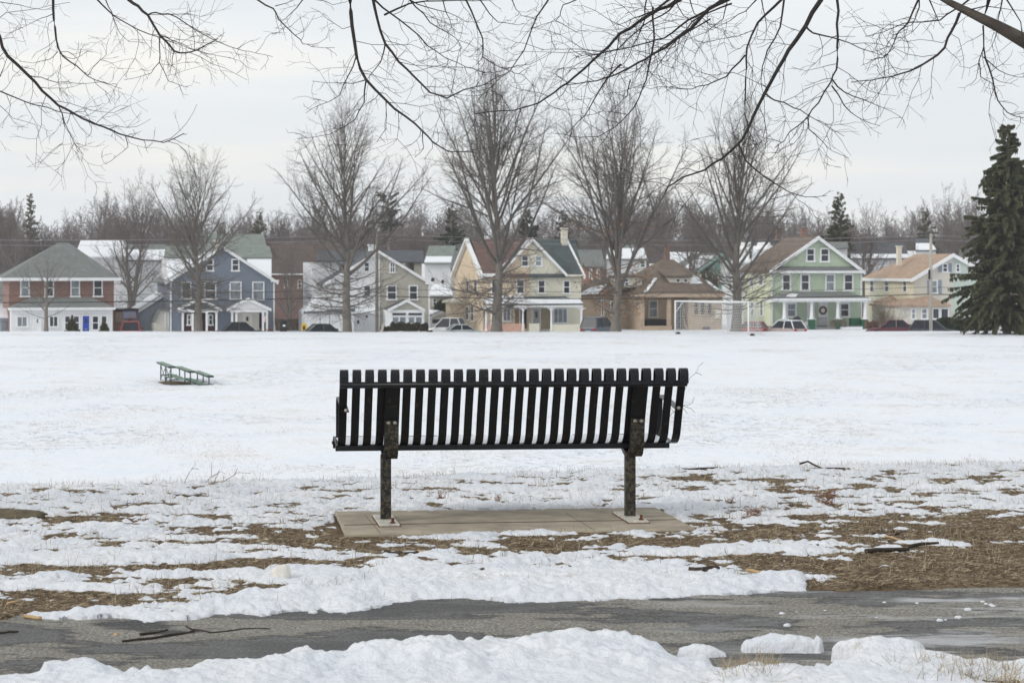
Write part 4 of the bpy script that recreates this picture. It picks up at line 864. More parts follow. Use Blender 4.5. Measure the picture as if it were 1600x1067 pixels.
hedge(610, 640, 503, 518, 211, 1.2, boxw, 1, 'left round clipped hedge before the beige porch'); hedge(636, 669, 504, 518, 211, 1.2, boxw, 2, 'right clipped hedge before the beige porch')
hedge(594, 609, 510, 518, 211, 1, boxw, 3, 'low dark bush at the foot of the utility pole', 'shrub', 1500)
hedge(680, 711, 470, 492, 236, 4, yew, 4, 'dark evergreen hedge rising behind the small white garage', sz=.1)
hedge(1461, 1540, 496, 519, 214, 2.2, yew, 5, 'broad dark hedge under the left side of the spruce', n=9000, sz=.08)
hedge(1352, 1372, 501, 515, 219, 1, brick_dim, 6, 'low brown bush left of the maroon sedan', 'shrub', 1500)
hedge(1418, 1445, 507, 517, 214, 1, twigm, 7, 'brown leafless low hedge between the two parked dark cars', n=2500)
hedge(408, 426, 513, 518, 215, 1, brick_dim, 8, 'low reddish shrub before the right porch of the blue house', 'shrub', 900)
hedge(1297, 1322, 497, 514, 216.5, 1, twigm, 9, 'bare brown shrub before the green porch pedestals', 'shrub', 1200, sz=.03)
hedge(1538, 1560, 490, 517, 214, 1.5, brick_dim, 10, 'reddish brown shrub between hedge and spruce trunk', 'shrub', 2000)
# small garage
h = House('garage', 'small white gabled garage with windows in its door', 690, 'garage', off=12, group='sheds and garages')
h.wall([(673, 519), (673, 497), (690.6, 488.5), (708, 497), (708, 519)], 0, 6, white_s); h.gable(690.6, 486, 669, 496, 711.5, 496, -.3, 6.2, .1, slate_d, [('l', .1, .6, .2, 5)])
d = h.box(674.5, 497.5, 706, 519, -.05, -.004, white, 'garage_door')
for x0 in (675.5, 691.5): h.box(x0, 499, x0+14, 505, -.07, -.0505, glass_d, 'door_pane', d)
# --- cream victorian twin
h = House('cream_house', 'large cream gabled house with dark red and teal roof halves', 832)
UL = h.U(757); UR = h.U(908); D_ = 11
h.pt(MB().box(UL, h.U(828), 0, D_, -.2, h.Z(429)), 'wall', tan_w); h.pt(MB().box(h.U(828)+.003, UR, 0, D_, -.2, h.Z(429)), 'wall', cream_s)
ze = h.Z(429); zr = h.Z(374, 0, 5.5); vr = 5.5
# main roof with its ridge along the street
for (xa, xb, xra, xrb, m) in ((755, 828, 736.7, 812, red_r), (828.1, 912, 812.1, 898.5, teal_r)):
    ua, ub = h.U(xa, -.4), h.U(xb, -.4); ra_, rb_ = h.U(xra+0, vr), h.U(xrb, vr)
    h.pt(MB().add([(ua, -.4, ze-.1), (ub, -.4, ze-.1), (rb_, vr, zr), (ra_, vr, zr), (ra_, vr, zr-.25), (rb_, vr, zr-.25), (ub, -.4, ze-.3), (ua, -.4, ze-.3)], [(0, 1, 2, 3), (4, 5, 6, 7), (7, 6, 1, 0), (1, 6, 5, 2), (3, 4, 7, 0)]), 'roof', m)
    h.pt(MB().add([(ua, D_+.4, ze-.1), (ub, D_+.4, ze-.1), (rb_, vr, zr), (ra_, vr, zr)], [(3, 2, 1, 0)]), 'rear_roof', m)
# side gable wall, facing left
us = UL-.004; pa = h.V(712, UL); pts = [(us, .1, 0), (us, D_-.1, 0), (us, D_-.1, ze), (us, vr, zr-.3), (us, .1, ze)]
h.pt(MB().ext(pts, (-.12, 0, 0)), 'gable_wall', tan_w)
h.pt(MB().ext([(us-.5, -.3, ze-.05), (us-.5, vr, zr+.1), (us-.5, vr, zr-.25), (us-.5, -.3, ze-.4)], (.35, 0, 0)).ext([(us-.5, D_+.3, ze-.05), (us-.5, vr, zr+.1), (us-.5, vr, zr-.25), (us-.5, D_+.3, ze-.4)], (.35, 0, 0)), 'rake_trim', white)
ur_ = UR+.004; h.pt(MB().ext([(ur_, .1, ze), (ur_, D_-.1, ze), (ur_, vr, zr-.3)], (.1, 0, 0)).ext([(ur_+.1, -.4, ze-.05), (ur_+.1, vr, zr+.1), (ur_+.1, vr, zr-.3), (ur_+.1, -.4, ze-.4)], (.2, 0, 0)), 'rake_trim', white)
for x0, x1, y0, y1 in ((741, 746, 436, 458), (729, 733, 438, 458), (721, 725, 478, 500), (728, 733, 478, 500), (736, 741, 477, 502)): h.swin(x0, y0, x1, y1, us-.12, glass_d)
vb = [h.V(x, us) for x in (741, 714)]; 
h.pt(MB().box(us-1.0, us-.125, min(vb)+3.0, max(vb)+.4, -.1, h.Z(473, us)), 'bay', tan_w); h.pt(MB().hip(us-1.3, us-.13, min(vb)+2.7, max(vb)+.7, h.Z(473, us), us-.4, us-.14, ((min(vb)+max(vb))/2+1.5), h.Z(466, us)), 'bay_roof', cream_trim)
# front gable
fgl = [(781, 429), (832.5, 375), (884, 429)]
h.pt(MB().ext([h.P(781, 430, -.10), h.P(828, 430, -.10), h.P(828, 379, -.10)], (0, 3.2, 0)), 'gable_wall', tan_w)
h.pt(MB().ext([h.P(828.05, 430, -.10), h.P(884, 430, -.10), h.P(832.5, 375.5, -.10), h.P(828.05, 379, -.10)], (0, 3.2, 0)), 'gable_wall', cream_s)
h.gable(832.5, 371.5, 779, 427.5, 887.5, 429.5, -.5, 5.0, .2, red_r, [('l', .05, .95, -.1, .4), ('r', .05, .95, -.1, .4)])
h.box(755, 427.5, 781, 432.5, -.45, .0, white, 'eave_trim'); h.box(884, 429, 911, 432.5, -.45, .0, cream_trim, 'eave_trim')
h.win(814, 399, 826, 416.5, -.10); h.win(835.5, 399.5, 847, 416, -.10, glass_c); h.win(806.5, 436, 819.5, 459, 0); h.win(840, 437.5, 852, 458.5, 0); h.win(879.5, 438, 891, 459, 0); h.win(767, 437, 779, 459, 0)
h.chimney(878.5, 358, 887, 378, 4.5, cream_trim)
pv = -2.4
for (xa, xb, m) in ((759.5, 828, red_r), (828.1, 911, teal_r)):
    za = h.Z(476.5, 0, pv-.25); ua, ub = h.U(xa, pv-.25), h.U(xb, pv-.25)
    rf = h.pt(MB().ext([(ua, pv-.25, za), (ub, pv-.25, za), (ub-(.9 if xb > 900 else 0), -.004, h.Z(464.8)), (ua+(.9 if xa < 790 else 0), -.004, h.Z(464.8))], (0, 0, .1)), 'porch_roof', m)
    f = (lambda t: za+.115+(h.Z(464.8)-za)*t); d_ = -pv+.25
    h.pt(MB().ext([(ua, pv-.25, f(0)), (ub, pv-.25, f(0)), (ub, pv-.25+d_*.62, f(.62)), (ua, pv-.25+d_*.62, f(.62))], (0, 0, .07)), 'snow_patch', snowm, rf)
    if xa < 790: h.pt(MB().ext([(ua+.6, -.6, f(.78)), (ub, -.6, f(.78)), (ub, -.01, f(1)), (ua+.9, -.01, f(1))], (0, 0, .07)), 'snow_patch', snowm, rf)
h.box(758, 477, 911, 480.5, pv-.2, pv+.1, white, 'porch_beam')
for x in (759.5, 768, 817, 861.5, 908.5):
    h.post(x, 480.5, 517, pv, .10, taper=.25)
    p = h.P(x, 481, pv)
    for q in (-1, 1): h.pt(MB().ext([(p[0], pv-.02, p[2]), (p[0]+q*.5, pv-.02, p[2]), (p[0]+q*.16, pv-.02, p[2]-.16), (p[0], pv-.02, p[2]-.5)], (0, .05, 0)), 'bracket', white)
h.box(757.5, 505.5, 820, 519, pv-.05, pv+.05, salmon, 'railing_panel', label='salmon railing panel'); h.box(863, 506.5, 912, 519, pv-.05, pv+.05, cream_s, 'railing_panel', label='pale cream railing panel'); h.box(827, 505.5, 843, 519, pv-.05, pv+.05, cream_s, 'railing_panel')
h.win(785, 480.5, 798.5, 502, 0, glass_c, cols=2, rail=False); h.door(803, 481, 812, 515, 0, mat('tan_door', (.38, .24, .12), .6)); h.box(814, 481, 823, 513, -.05, -.003, dark, 'doorway')
h.door(832, 482, 844, 515, 0, mat('grey_door', (.42, .42, .42), .6)); h.box(846, 482, 861, 514, -.05, -.003, mat('painted_porch_shade', (.36, .30, .20), .9), 'porch_panel'); h.win(864, 481, 887, 505, 0, glass_c, cols=3, rail=False)  # the darker tan panel has the porch shade painted into its colour
h.box(755.5, 466, 757.5, 518, -.06, -.003, steel, 'downspout')
# planter on the left porch rail
# --- small white house and brick house behind the SUV
h = House('white_house', 'small white house with snowy roof behind the parked SUV', 924, off=12)
h.box(908, 478, 938, 506, 0, 5, white_s, 'wall'); h.box(908, 506, 938, 520, -.05, 5, dark, 'carport'); h.pt(MB().ext([h.P(905, 485, -.3), h.P(940, 485, -.3), h.P(940, 472, 3), h.P(905, 472, 3)], (0, 0, .12)), 'roof_snow', snowm)
for x in (914.5, 920): h.win(x, 488, x+4.5, 494.5, 0, f=.05, rail=False)
h = House('brick_building', 'orange brick house with white trim behind the cream house', 926, off=32, group='buildings behind the street')
h.box(915, 416, 942, 470, 0, 8, mat('orange_brick', (.36, .18, .12), .9, .2, kind='brick'), 'wall'); rf = h.pt(MB().ext([h.P(905, 418, -.3), h.P(945, 418, -.3), h.P(940, 392, 4), h.P(898, 392, 4)], (0, 0, .12)), 'roof', slate)
h.win(920, 420, 925, 436, 0); h.win(932, 420, 937, 436, 0)
# --- bungalow
h = House('bungalow', 'low buff bungalow with broad brown hip roof and dormer', 1045)
UL = h.U(1003); UR = h.U(1128)
h.pt(MB().box(UL, h.U(1005), 0.2, 11, -.2, h.Z(463)).box(h.U(1076), UR, 0, 11, -.2, h.Z(463)).box(h.U(1005)+.002, h.U(1076)-.002, 2.0, 11, -.2, h.Z(463)).box(h.U(1007), h.U(1048), -.02, .15, -.2, h.Z(509)), 'wall', buff_w)
h.pt(MB().box(h.U(905, 5)-1, UL-.003, 4.2, 12, -.2, h.Z(462, 0, 4.2)), 'wing_wall', buff_w)
zt = h.Z(459, 0, -.5); za = h.Z(405.5, 0, 6)
e0, e1 = h.U(998, -.5), h.U(1133, -.5); rf = h.pt(MB().hip(e0, e1, -.5, 12, zt, h.U(1035, 6), h.U(1052, 6), 6, za, .05), 'roof', brown_r)
h.pt(MB().box(e0, e1, -.55, -.46, zt-.32, zt-.02).box(e0+.02, e1-.02, -.45, 2, zt-.3, zt-.1), 'fascia', buff_w, rf)
wz = h.Z(459, 0, 3.8); w0, w1 = h.U(903, 3.8), h.U(1010, 3.8)
rf2 = h.pt(MB().hip(w0, w1, 3.8, 12.5, wz, h.U(965, 8), h.U(1008, 8), 8, h.Z(428, 0, 8), .25), 'wing_roof', brown_r)
h.pt(MB().ext([h.P(905, 461, 3.7), h.P(935, 459, 3.7), h.P(948, 446, 5.6), h.P(925, 450, 5)], (0, 0, .12)), 'snow_patch', snowm, rf2)
snp = MB()
def roofpt(x, f): # a point on the front slope of the main roof
    v = -.5+6.5*f; z = zt+(za-zt)*f; return (h.U(x, v), v, z+.03)
snp.ext([roofpt(1006, .03), roofpt(1011, .03), roofpt(1027, .42), roofpt(1022, .42)], (0, 0, .08)); h.pt(snp, 'snow_patch', snowm, rf); snp = MB(); snp.ext([roofpt(1078, .28), roofpt(1098, .28), roofpt(1092, .42), roofpt(1080, .52)], (0, 0, .08)); h.pt(snp, 'snow_patch', snowm, rf); snp = MB(); snp.ext([roofpt(1119, .08), roofpt(1128, .04), roofpt(1104, .38), roofpt(1102, .36)], (0, 0, .08))
h.pt(snp, 'snow_patch', snowm, rf)
h.chimney(1039.5, 384, 1046.5, 408, 6.5, brick_dim, rf)
dv = 1.6
dw = h.wall([(1049, 450), (1045, 434), (1080, 434), (1080, 450)], dv, 4, cream_trim, 'dormer'); a = h.P(1041, 433.5, dv-.3); b_ = h.P(1083, 433.5, dv-.3)
h.pt(MB().ext([(a[0], dv-.3, a[2]), (b_[0], dv-.3, a[2]), (b_[0], dv+4, a[2]+.9), (a[0], dv+4, a[2]+.9)], (0, 0, .16)), 'dormer_roof', brown_r)
for x in (1056, 1068): h.win(x, 435.5, x+6.5, 446.5, dv, f=.06)
h.wall([(974, 449), (972, 434), (1003, 434), (1003, 449)], 2.2, 4, cream_trim, 'dormer'); h.win(976, 435.5, 982, 446, 2.2, f=.06)
h.box(971, 431.5, 1004, 434, 1.9, 6, brown_r, 'dormer_roof')
for x in (939, 982): h.win(x, 468, x+4.5, 493, 4.2, f=.08, rail=False)
h.win(953, 470, 960, 492, 4.2)
h.box(1001.5, 466, 1007, 509, -.3, .0, buff_w, 'pillar'); h.box(1043, 466, 1048.5, 509, -.3, .0, buff_w, 'pillar'); h.box(1000, 509, 1050, 519, -.35, 0.18, buff_w, 'porch_wall')
h.win(1013, 469, 1028, 496, 1.98, glass_c, cream_trim); h.door(1055, 470, 1064, 512, 1.98, glass_c, False); h.win(1093, 470, 1102, 492, 0, glass_d, buff_w); h.win(1104, 470, 1113, 492, 0, glass_d, buff_w); h.win(1083, 470, 1092, 492, 0, glass_d, buff_w)
h.box(1098, 511, 1109, 518, -.05, -.003, glass_d, 'basement_window')
h.box(1119, 483, 1126, 497, -.3, -.01, cream_trim, 'meter_box'); h.box(1010, 499, 1042, 509, 1.0, 1.6, blackm, 'porch_seat')
# --- teal gable house behind
h = House('teal_house', 'pale yellow house with teal shingled gable behind the bungalow', 1125, off=26, group='buildings behind the street')
h.box(1096, 427, 1160, 520, 0, 9, yell_w, 'wall'); h.pt(MB().ext([h.P(1103, 428, -.1), h.P(1150, 428, -.1), h.P(1129, 398, -.1)], (0, 5, 0)), 'gable_wall', teal_w)
h.gable(1129, 395.5, 1091, 423, 1165, 423, -.5, 9, .15, slate, [('l', .2, .9, .5, 5)], trim=teal_w); h.box(1100, 444, 1160, 452, -.5, -.01, teal_w, 'pent_roof'); h.win(1125, 429, 1132, 442, 0, fr=blue_p)
# --- green house
h = House('green_house', 'mint green gabled house with white columned front porch', 1279)
UL = h.U(1205.5); UR = h.U(1347)
h.pt(MB().box(UL, UR, 0, 7.6, -.2, h.Z(423)), 'wall', green_s)
h.pt(MB().box(UL-.05, UL-.003, .05, 7.5, -.2, h.Z(423)), 'side_wall', green_lit)
h.wall([(1209, 423), (1279.4, 373), (1347, 423)], 0.01, 7.4, green_s, 'gable_wall')
h.gable(1279.4, 369, 1203, 422.5, 1352, 424, -.5, 7.9, .22, brown_r)
h.box(1205, 423, 1351, 427, -.55, -.02, white, 'eave_board'); h.pt(MB().ext([h.P(1207, 422.6, -.5), h.P(1350, 422.6, -.5), h.P(1341, 417.5, -.02), h.P(1216, 417.5, -.02)], (0, 0, .06)), 'pent_roof', slate)
h.box(1205.5, 427.5, 1207.8, 519, -.07, -.003, white, 'corner_board'); h.box(1345, 427.5, 1347.2, 519, -.07, -.003, white, 'corner_board')
for x0, x1 in ((1221, 1236), (1250, 1265.5), (1289, 1305), (1317.5, 1333.5)): h.win(x0, 426.8+.8, x1, 454.5, 0, R.choice([glass_d, glass_c]), f=.16)
h.win(1259, 387.5, 1273.5, 409, 0, f=.15); h.win(1281, 387.5, 1296, 409.5, 0, f=.15)
for x0, x1, y0, y1 in ((1186, 1193, 430, 446), (1172, 1178, 432, 448), (1188, 1193, 471, 494), (1173, 1179, 471, 494), (1158, 1162, 431, 446)): h.swin(x0, y0, x1, y1, UL-.05, glass_c)
a = h.V(1200, UL-.05)
pv = -2.2; za = h.Z(466, 0, pv-.4); zt = h.Z(455.5)
e0, e1 = h.U(1207, pv-.4), h.U(1361, pv-.4)
pr = h.pt(MB().add([(e0, pv-.4, za), (e1, pv-.4, za), (h.U(1318), -.004, zt), (h.U(1240), -.004, zt), (e0, 0, za), (e1, 0, za)], [(0, 1, 2, 3), (0, 3, 4), (1, 5, 2), (0, 4, 5, 1)]), 'porch_roof', slate)
h.pt(MB().box(e0-.02, e1+.02, pv-.45, pv-.35, za-.22, za).box(e0+.1, e1-.1, pv-.34, -.01, za-.35, za-.08), 'fascia', white, pr)
h.pt(MB().ext([h.P(1228, 464, pv), h.P(1243, 464.5, pv), h.P(1247, 460, pv+1), h.P(1238, 459.5, pv+1.2), h.P(1231, 461, pv+.8)], (0, 0, .06)), 'snow_patch', snowm, pr)
for x in (1225.5, 1268, 1309, 1351.5):
    h.post(x, 471.5, 498, pv, .17, taper=.25); p = h.P(x, 498, pv); q = h.P(x, 519, pv); h.pt(MB().box(p[0]-.25, p[0]+.25, pv-.25, pv+.25, q[2]-.2, p[2]-.06), 'pedestal', green_d); h.pt(MB().box(p[0]-.32, p[0]+.32, pv-.32, pv+.32, p[2]-.055, p[2]+.0), 'pedestal_cap', white)
h.win(1228, 472, 1245, 496, 0, glass_c, f=.2); h.win(1311, 472, 1328, 496, 0, f=.2); h.door(1261, 472, 1272, 510, 0, white, True); d = h.door(1279, 471, 1293, 510, 0, white, False)
wc = h.P(1286, 485, -.1); mb = MB(); mb.tube([(wc[0]+.32*cos(k*pi/8), -.1, wc[2]+.32*sin(k*pi/8)) for k in range(17)], .10, 6); h.pt(mb, 'wreath', mat('wreath_red', (.22, .05, .04), .9, 0, 9, col2=(.03, .09, .03), thr=(.45, .55)), d)
h.box(1206, 509, 1352, 519, pv-.1, -.005, mat('porch_floor_grey', (.24, .25, .24), .9), 'porch_floor')
mb = MB()
for x in np.arange(1279, 1292, 1.6): p = h.P(x, 509, pv-.15); mb.box(p[0]-.015, p[0]+.015, pv-.16, pv-.13, p[2]-.1, p[2]+.75)
a = h.P(1278, 496, pv-.1); b_ = h.P(1292, 496, pv-.1); mb.box(a[0], b_[0], pv-.17, pv-.125, a[2]-.04, a[2]); h.pt(mb, 'step_railing', blackm)
h.box(1330, 497, 1346, 509, pv+.5, pv+1, green_d, 'porch_chair'); h.box(1318, 511, 1348, 514.5, pv-1.2, pv-.4, snowm, 'step_snow')
h.wall([(1294, 423), (1294, 389), (1324, 389), (1324, 423)], 4.5, 3, white_s, 'dormer'); h.pt(MB().ext([h.P(1290, 391, 4.2), h.P(1326, 388.5, 4.2), h.P(1324, 379.5, 6), h.P(1292, 379.5, 6)], (0, 0, .1)), 'dormer_roof', slate)
# --- house with two pointed dormers behind
h = House('dormer_house', 'white house with two pointed dormers behind the green roof', 1200, off=24, group='buildings behind the street')
h.box(1135, 408, 1262, 520, 0, 10, white_s, 'wall'); rf = h.pt(MB().ext([h.P(1150, 412, -.4), h.P(1262, 412, -.4), h.P(1258, 378, 5), h.P(1160, 378, 5)], (0, 0, .15)), 'roof', slate_d)
h.pt(MB().ext([h.P(1152, 412, -.45), h.P(1260, 412, -.45), h.P(1258, 388, 3.2), h.P(1158, 388, 3.2)], (0, 0, .25)), 'snow_patch', snowm, rf)
for x in (1172.5, 1202.5):
    d = h.wall([(x-3.2, 409), (x-3.2, 390), (x+3.2, 390), (x+3.2, 409)], -.3, 3, white, 'dormer'); h.pt(MB().ext([h.P(x-5, 390, -.5), h.P(x+5, 390, -.5), h.P(x, 378.5, -.5)], (0, 3.4, 0)), 'dormer_roof', white, d); h.box(x-1.3, 393, x+1.3, 404, -.33, -.303, glass_d, 'dormer_window', d)
h.chimney(1214, 358.5, 1221, 380, 5, brick_dim, rf); h.chimney(1253.5, 357.5, 1262, 378, 5.5, brickm, rf)
# --- yellow house
h = House('cream_corner_house', 'butter yellow house with tan roof beside the tall spruce', 1440)
UL = h.U(1428); UR = h.U(1556); vE = h.V(1352, UL); ze = h.Z(434); zr = h.Z(396.5, h.U(1489.4))
h.pt(MB().box(UL, h.U(1488), 0, vE, -.2, ze), 'wall', oat_w); h.pt(MB().box(h.U(1488)+.002, UR, .002, vE, -.2, ze), 'wall', mint_w); h.pt(MB().box(UL-.05, UL-.003, .05, vE-.05, -.2, ze), 'side_wall', yell_w)
h.wall([(1428, 434), (1488, 397.5), (1488, 434)], .01, 6, oat_w, 'gable_wall'); h.wall([(1488.05, 397.5), (1549, 434), (1488.05, 434)], .01, 6, mint_w, 'gable_wall')
A = (h.U(1489.4, -.3), zr)
for E, nm in (((h.U(1423.5, -.3), ze-.1), 'l'), ((h.U(1560, -.3), ze-.1), 'r')):
    hipv = vE-3.4
    rf = h.pt(MB().add([(A[0], -.3, A[1]), (E[0], -.3, E[1]), (E[0], vE+.3, E[1]), (A[0], hipv, A[1]), (A[0], -.3, A[1]-.2), (E[0], -.3, E[1]-.2), (E[0], vE+.3, E[1]-.2), (A[0], hipv, A[1]-.2)], [(0, 1, 2, 3), (7, 6, 5, 4), (0, 4, 5, 1), (1, 5, 6, 2), (2, 6, 7, 3)]), 'roof', tan_r)
    h.pt(MB().ext([(A[0], -.4, A[1]+.04), (E[0], -.4, E[1]+.02), (E[0], -.4, E[1]-.36), (A[0], -.4, A[1]-.34)], (0, .095, 0)), 'rake_trim', white, rf)
    if nm == 'l': h.pt(MB().box(E[0]-.12, E[0]-.003, -.4, vE+.3, E[1]-.26, E[1]+.02), 'gutter', white, rf)
h.pt(MB().add([(h.U(1423.5, -.3), vE+.3, ze-.1), (h.U(1560, -.3), vE+.3, ze-.1), (A[0], hipv, A[1])], [(0, 1, 2), (2, 1, 0)][:1]), 'rear_roof', tan_r)
for x0, x1 in ((1360, 1366), (1383, 1389.5), (1411.5, 1417.5)): h.swin(x0, 437, x1, 456.5, UL-.05)
shm = mat('shutter_blue_grey', (.25, .29, .36), .7)
h.win(1472, 411.5, 1481, 425.5, 0, shut=shm); h.win(1455, 437.5, 1465, 458.5, 0, glass_c, shut=shm); h.win(1493, 412, 1500, 425, .002)
h.pt(MB().box(UL-2.6, h.U(1483, -2.4), -2.4, -.01, -.2, h.Z(478)).box(UL-2.6, UL-.053, 0, 4, -.2, h.Z(478)), 'porch', oat_w)
px0, px1 = h.U(1403, -2.8), h.U(1486, -2.8); za = h.Z(476.5, 0, -2.8)
h.pt(MB().hip(px0, px1, -2.8, 4.2, za, h.U(1447, 0), h.U(1450, 0), -.01, h.Z(462, 0, 0), .14), 'porch_roof', tan_r)
h.win(1423, 481.5, 1431, 498.5, -2.4, glass_c); h.win(1439, 481.5, 1449, 498.5, -2.4, glass_c); h.win(1456, 481, 1468, 498.5, -2.4, cols=1, rail=False); h.win(1469, 481, 1482.5, 498.5, -2.4, rail=False)
vb0, vb1 = sorted((h.V(1372, UL-.9), h.V(1392, UL-.9))); h.pt(MB().box(UL-1.0, UL-.053, vb0, vb1, -.2, h.Z(472)), 'bay', yell_w); h.pt(MB().hip(UL-1.3, UL-.054, vb0-.3, vb1+.3, h.Z(472), UL-.3, UL-.06, (vb0+vb1)/2, h.Z(463)), 'bay_roof', tan_r)
for v0, v1 in ((vb0+.15, vb0+(vb1-vb0)*.45), (vb0+(vb1-vb0)*.55, vb1-.15)):
    w_ = h.pt(MB().box(UL-1.03, UL-1.005, v0, v1, h.Z(495), h.Z(475)), 'window', glass_c); h.pt(MB().box(UL-1.06, UL-1.002, v0-.08, v0, h.Z(495), h.Z(475)).box(UL-1.06, UL-1.002, v1, v1+.08, h.Z(495), h.Z(475)), 'window_frame', white, w_)
h.chimney(1403, 386, 1409, 402, 6, cream_trim)
# --- further roofs behind
def bg_house(x0, x1, ye, yr, xr0, xr1, off, wm, rm, label, snow=0., wins=(), yb=520, chim=None, name='distant_house'):
    h = House(name, label, (x0+x1)/2, off=off, group='buildings behind the street')
    h.box(x0, ye, x1, yb, 0, 8, wm, 'wall'); e = 2.
    rf = h.pt(MB().ext([h.P(x0-e, ye+1, -.4), h.P(x1+e, ye+1, -.4), h.P(xr1, yr, 4), h.P(xr0, yr, 4)], (0, 0, .14)), 'roof', rm)
    if snow: h.pt(MB().ext([h.P(x0-e+1, ye+.6, -.35), h.P(x1+e-1, ye+.6, -.35), h.P(x1+(xr1-x1)*snow, ye+(yr-ye)*snow, -.4+4.4*snow), h.P(x0+(xr0-x0)*snow, ye+(yr-ye)*snow, -.4+4.4*snow)], (0, 0, .24)), 'snow_patch', snowm, rf)
    for (a, b, c, d) in wins: h.win(a, b, c, d, 0, f=.09)
    if chim: h.chimney(*chim[:4], 4, chim[4], rf)
    return h
bg_house(118, 200, 402, 378, 126, 196, 30, white_s, snowm, 'white house with snowy roof rising behind the brick house', wins=((132, 405, 139, 418),))
bg_house(196, 262, 408, 384, 192, 258, 34, white_s, slate, 'white house half hidden behind the multi-stemmed tree', .6, wins=((212, 414, 220, 428),))
bg_house(318, 416, 392, 368, 322, 412, 36, oat_w, slate_g, 'house whose green grey roof shows above the blue gable')
bg_house(664, 704, 412, 386, 670, 712, 30, white_s, slate_g, 'white house with green grey roof left of the cream house', .3, wins=((672, 433, 680, 448), (688, 436, 695, 450)))
bg_house(700, 735, 422, 382, 694, 724, 40, oat_w, slate, 'grey roofed house just left of the cream gable', .0, chim=(712, 374, 716, 386, brickm))
bg_house(672, 706, 462, 446, 676, 702, 18, oat_w, snowm, 'low house with snowy roof above the small white garage', wins=((676, 466, 682, 478),))
bg_house(948, 1010, 406, 385, 952, 1004, 34, white_s, slate, 'white house behind the narrow upright tree', .7, wins=((1000, 408, 1008, 418),))
bg_house(1050, 1098, 412, 396, 1046, 1092, 40, white_s, snowm, 'house with long snowy roof left of the teal gable')
bg_house(1330, 1420, 405, 381, 1326, 1412, 34, white_s, slate_d, 'white house with dark roof between green and yellow houses', .2, wins=((1344, 412, 1350, 424), (1358, 412, 1364, 424)), chim=(1376, 381, 1385, 400, brickm))
bg_house(1432, 1462, 392, 374, 1430, 1450, 60, white_s, slate_d, 'far white house with blue roof left of the utility pole', .5)
bg_house(1498, 1610, 412, 390, 1500, 1600, 26, mat('pink_siding', (.60, .46, .42), .8), slate, 'pale pink house seen through the spruce', .3, wins=((1520, 430, 1530, 448), (1548, 470, 1558, 490)))
bg_house(-40, 12, 470, 440, -40, 8, 20, white_s, slate, 'white house cut by the left edge of the frame')
# ---------------------------------------------------------------- poles and wires
pole = empty('utility_pole', (w3(1454.5, 500, 204)[0], 204, -4.6), 0, 'pale wooden utility pole right of the maroon sedan', 'pole', 'utility poles')
zt = w3(1454.5, 365, 204)[2]+4.6
MB().lathe([(.15, -.2), (.14, zt*.5), (.115, zt)], n=12).build('pole_shaft', wood_pale, pole, True)
MB().box(-.07, .07, -.13, -.03, zt-.35, zt-.05).build('insulator', steel, pole); MB().box(-.22, -.10, -.2, .05, zt*.60-.35, zt*.60+.45).build('cable_box', blackm, pole)
pole2 = empty('utility_pole', (w3(589, 500, 193)[0], 193, -4.6), 0, 'brown wooden utility pole before the twin house', 'pole', 'utility poles')
zt2 = w3(589, 363, 193)[2]+4.6
MB().lathe([(.14, -.2), (.13, zt2*.5), (.10, zt2)], n=12).build('pole_shaft', wood_grey, pole2, True); MB().box(-.06, .06, -.12, -.02, zt2-.35, zt2-.05).build('insulator', steel, pole2)
p3 = empty('utility_pole', (w3(1137.5, 500, 190)[0], 190, -4.6), 0, 'thin pale post standing behind the net of the soccer goal', 'post', 'utility poles')
MB().lathe([(.06, -.2), (.055, w3(0, 474, 190)[2]+4.6)], n=8).build('pole_shaft', white, p3, True)
def wire(a, b, sag, r, label, m=blackm, n=24):
    pts = [tuple(a[k]*(1-t)+b[k]*t-(4*sag*t*(1-t) if k == 2 else 0) for k in range(3)) for t in [i/n for i in range(n+1)]]
    tag(MB().tube(pts, r, 4).build('power_line', m, None, True), label, 'cable', 'cables strung along the street')
PA = Vector((pole2.location.x, 193, 0)); PB = Vector((pole.location.x, 204, 0)); dd = PB-PA; L0 = PA-dd; R0 = PB+dd
ztop = {0: w3(0, 366, 193)[2], 1: w3(0, 368, 204)[2]}
greyw = mat('weathered_cable', (.34, .34, .36), .7)
for (P0, P1, z0, z1, nm) in ((L0, PA, ztop[0]-.2, ztop[0], 'left'), (PA, PB, ztop[0], ztop[1], 'middle'), (PB, R0, ztop[1], ztop[1], 'right')):
    where = {'left': 'over the brick and blue houses', 'middle': 'between the two utility poles', 'right': 'from the pale pole into the spruce'}[nm]
    for dz, sg, r, m, wh in ((0, .45, .016, greyw, 'topmost grey wire '), (-.35, .5, .013, greyw, 'second thin grey wire '), (-4.35, .35, .016, blackm, 'thin black cable '), (-4.95, .30, .034, blackm, 'thick black lower cable ')):
        wire((P0.x, P0.y, z0+dz), (P1.x, P1.y, z1+dz), sg, r, wh+where, m)
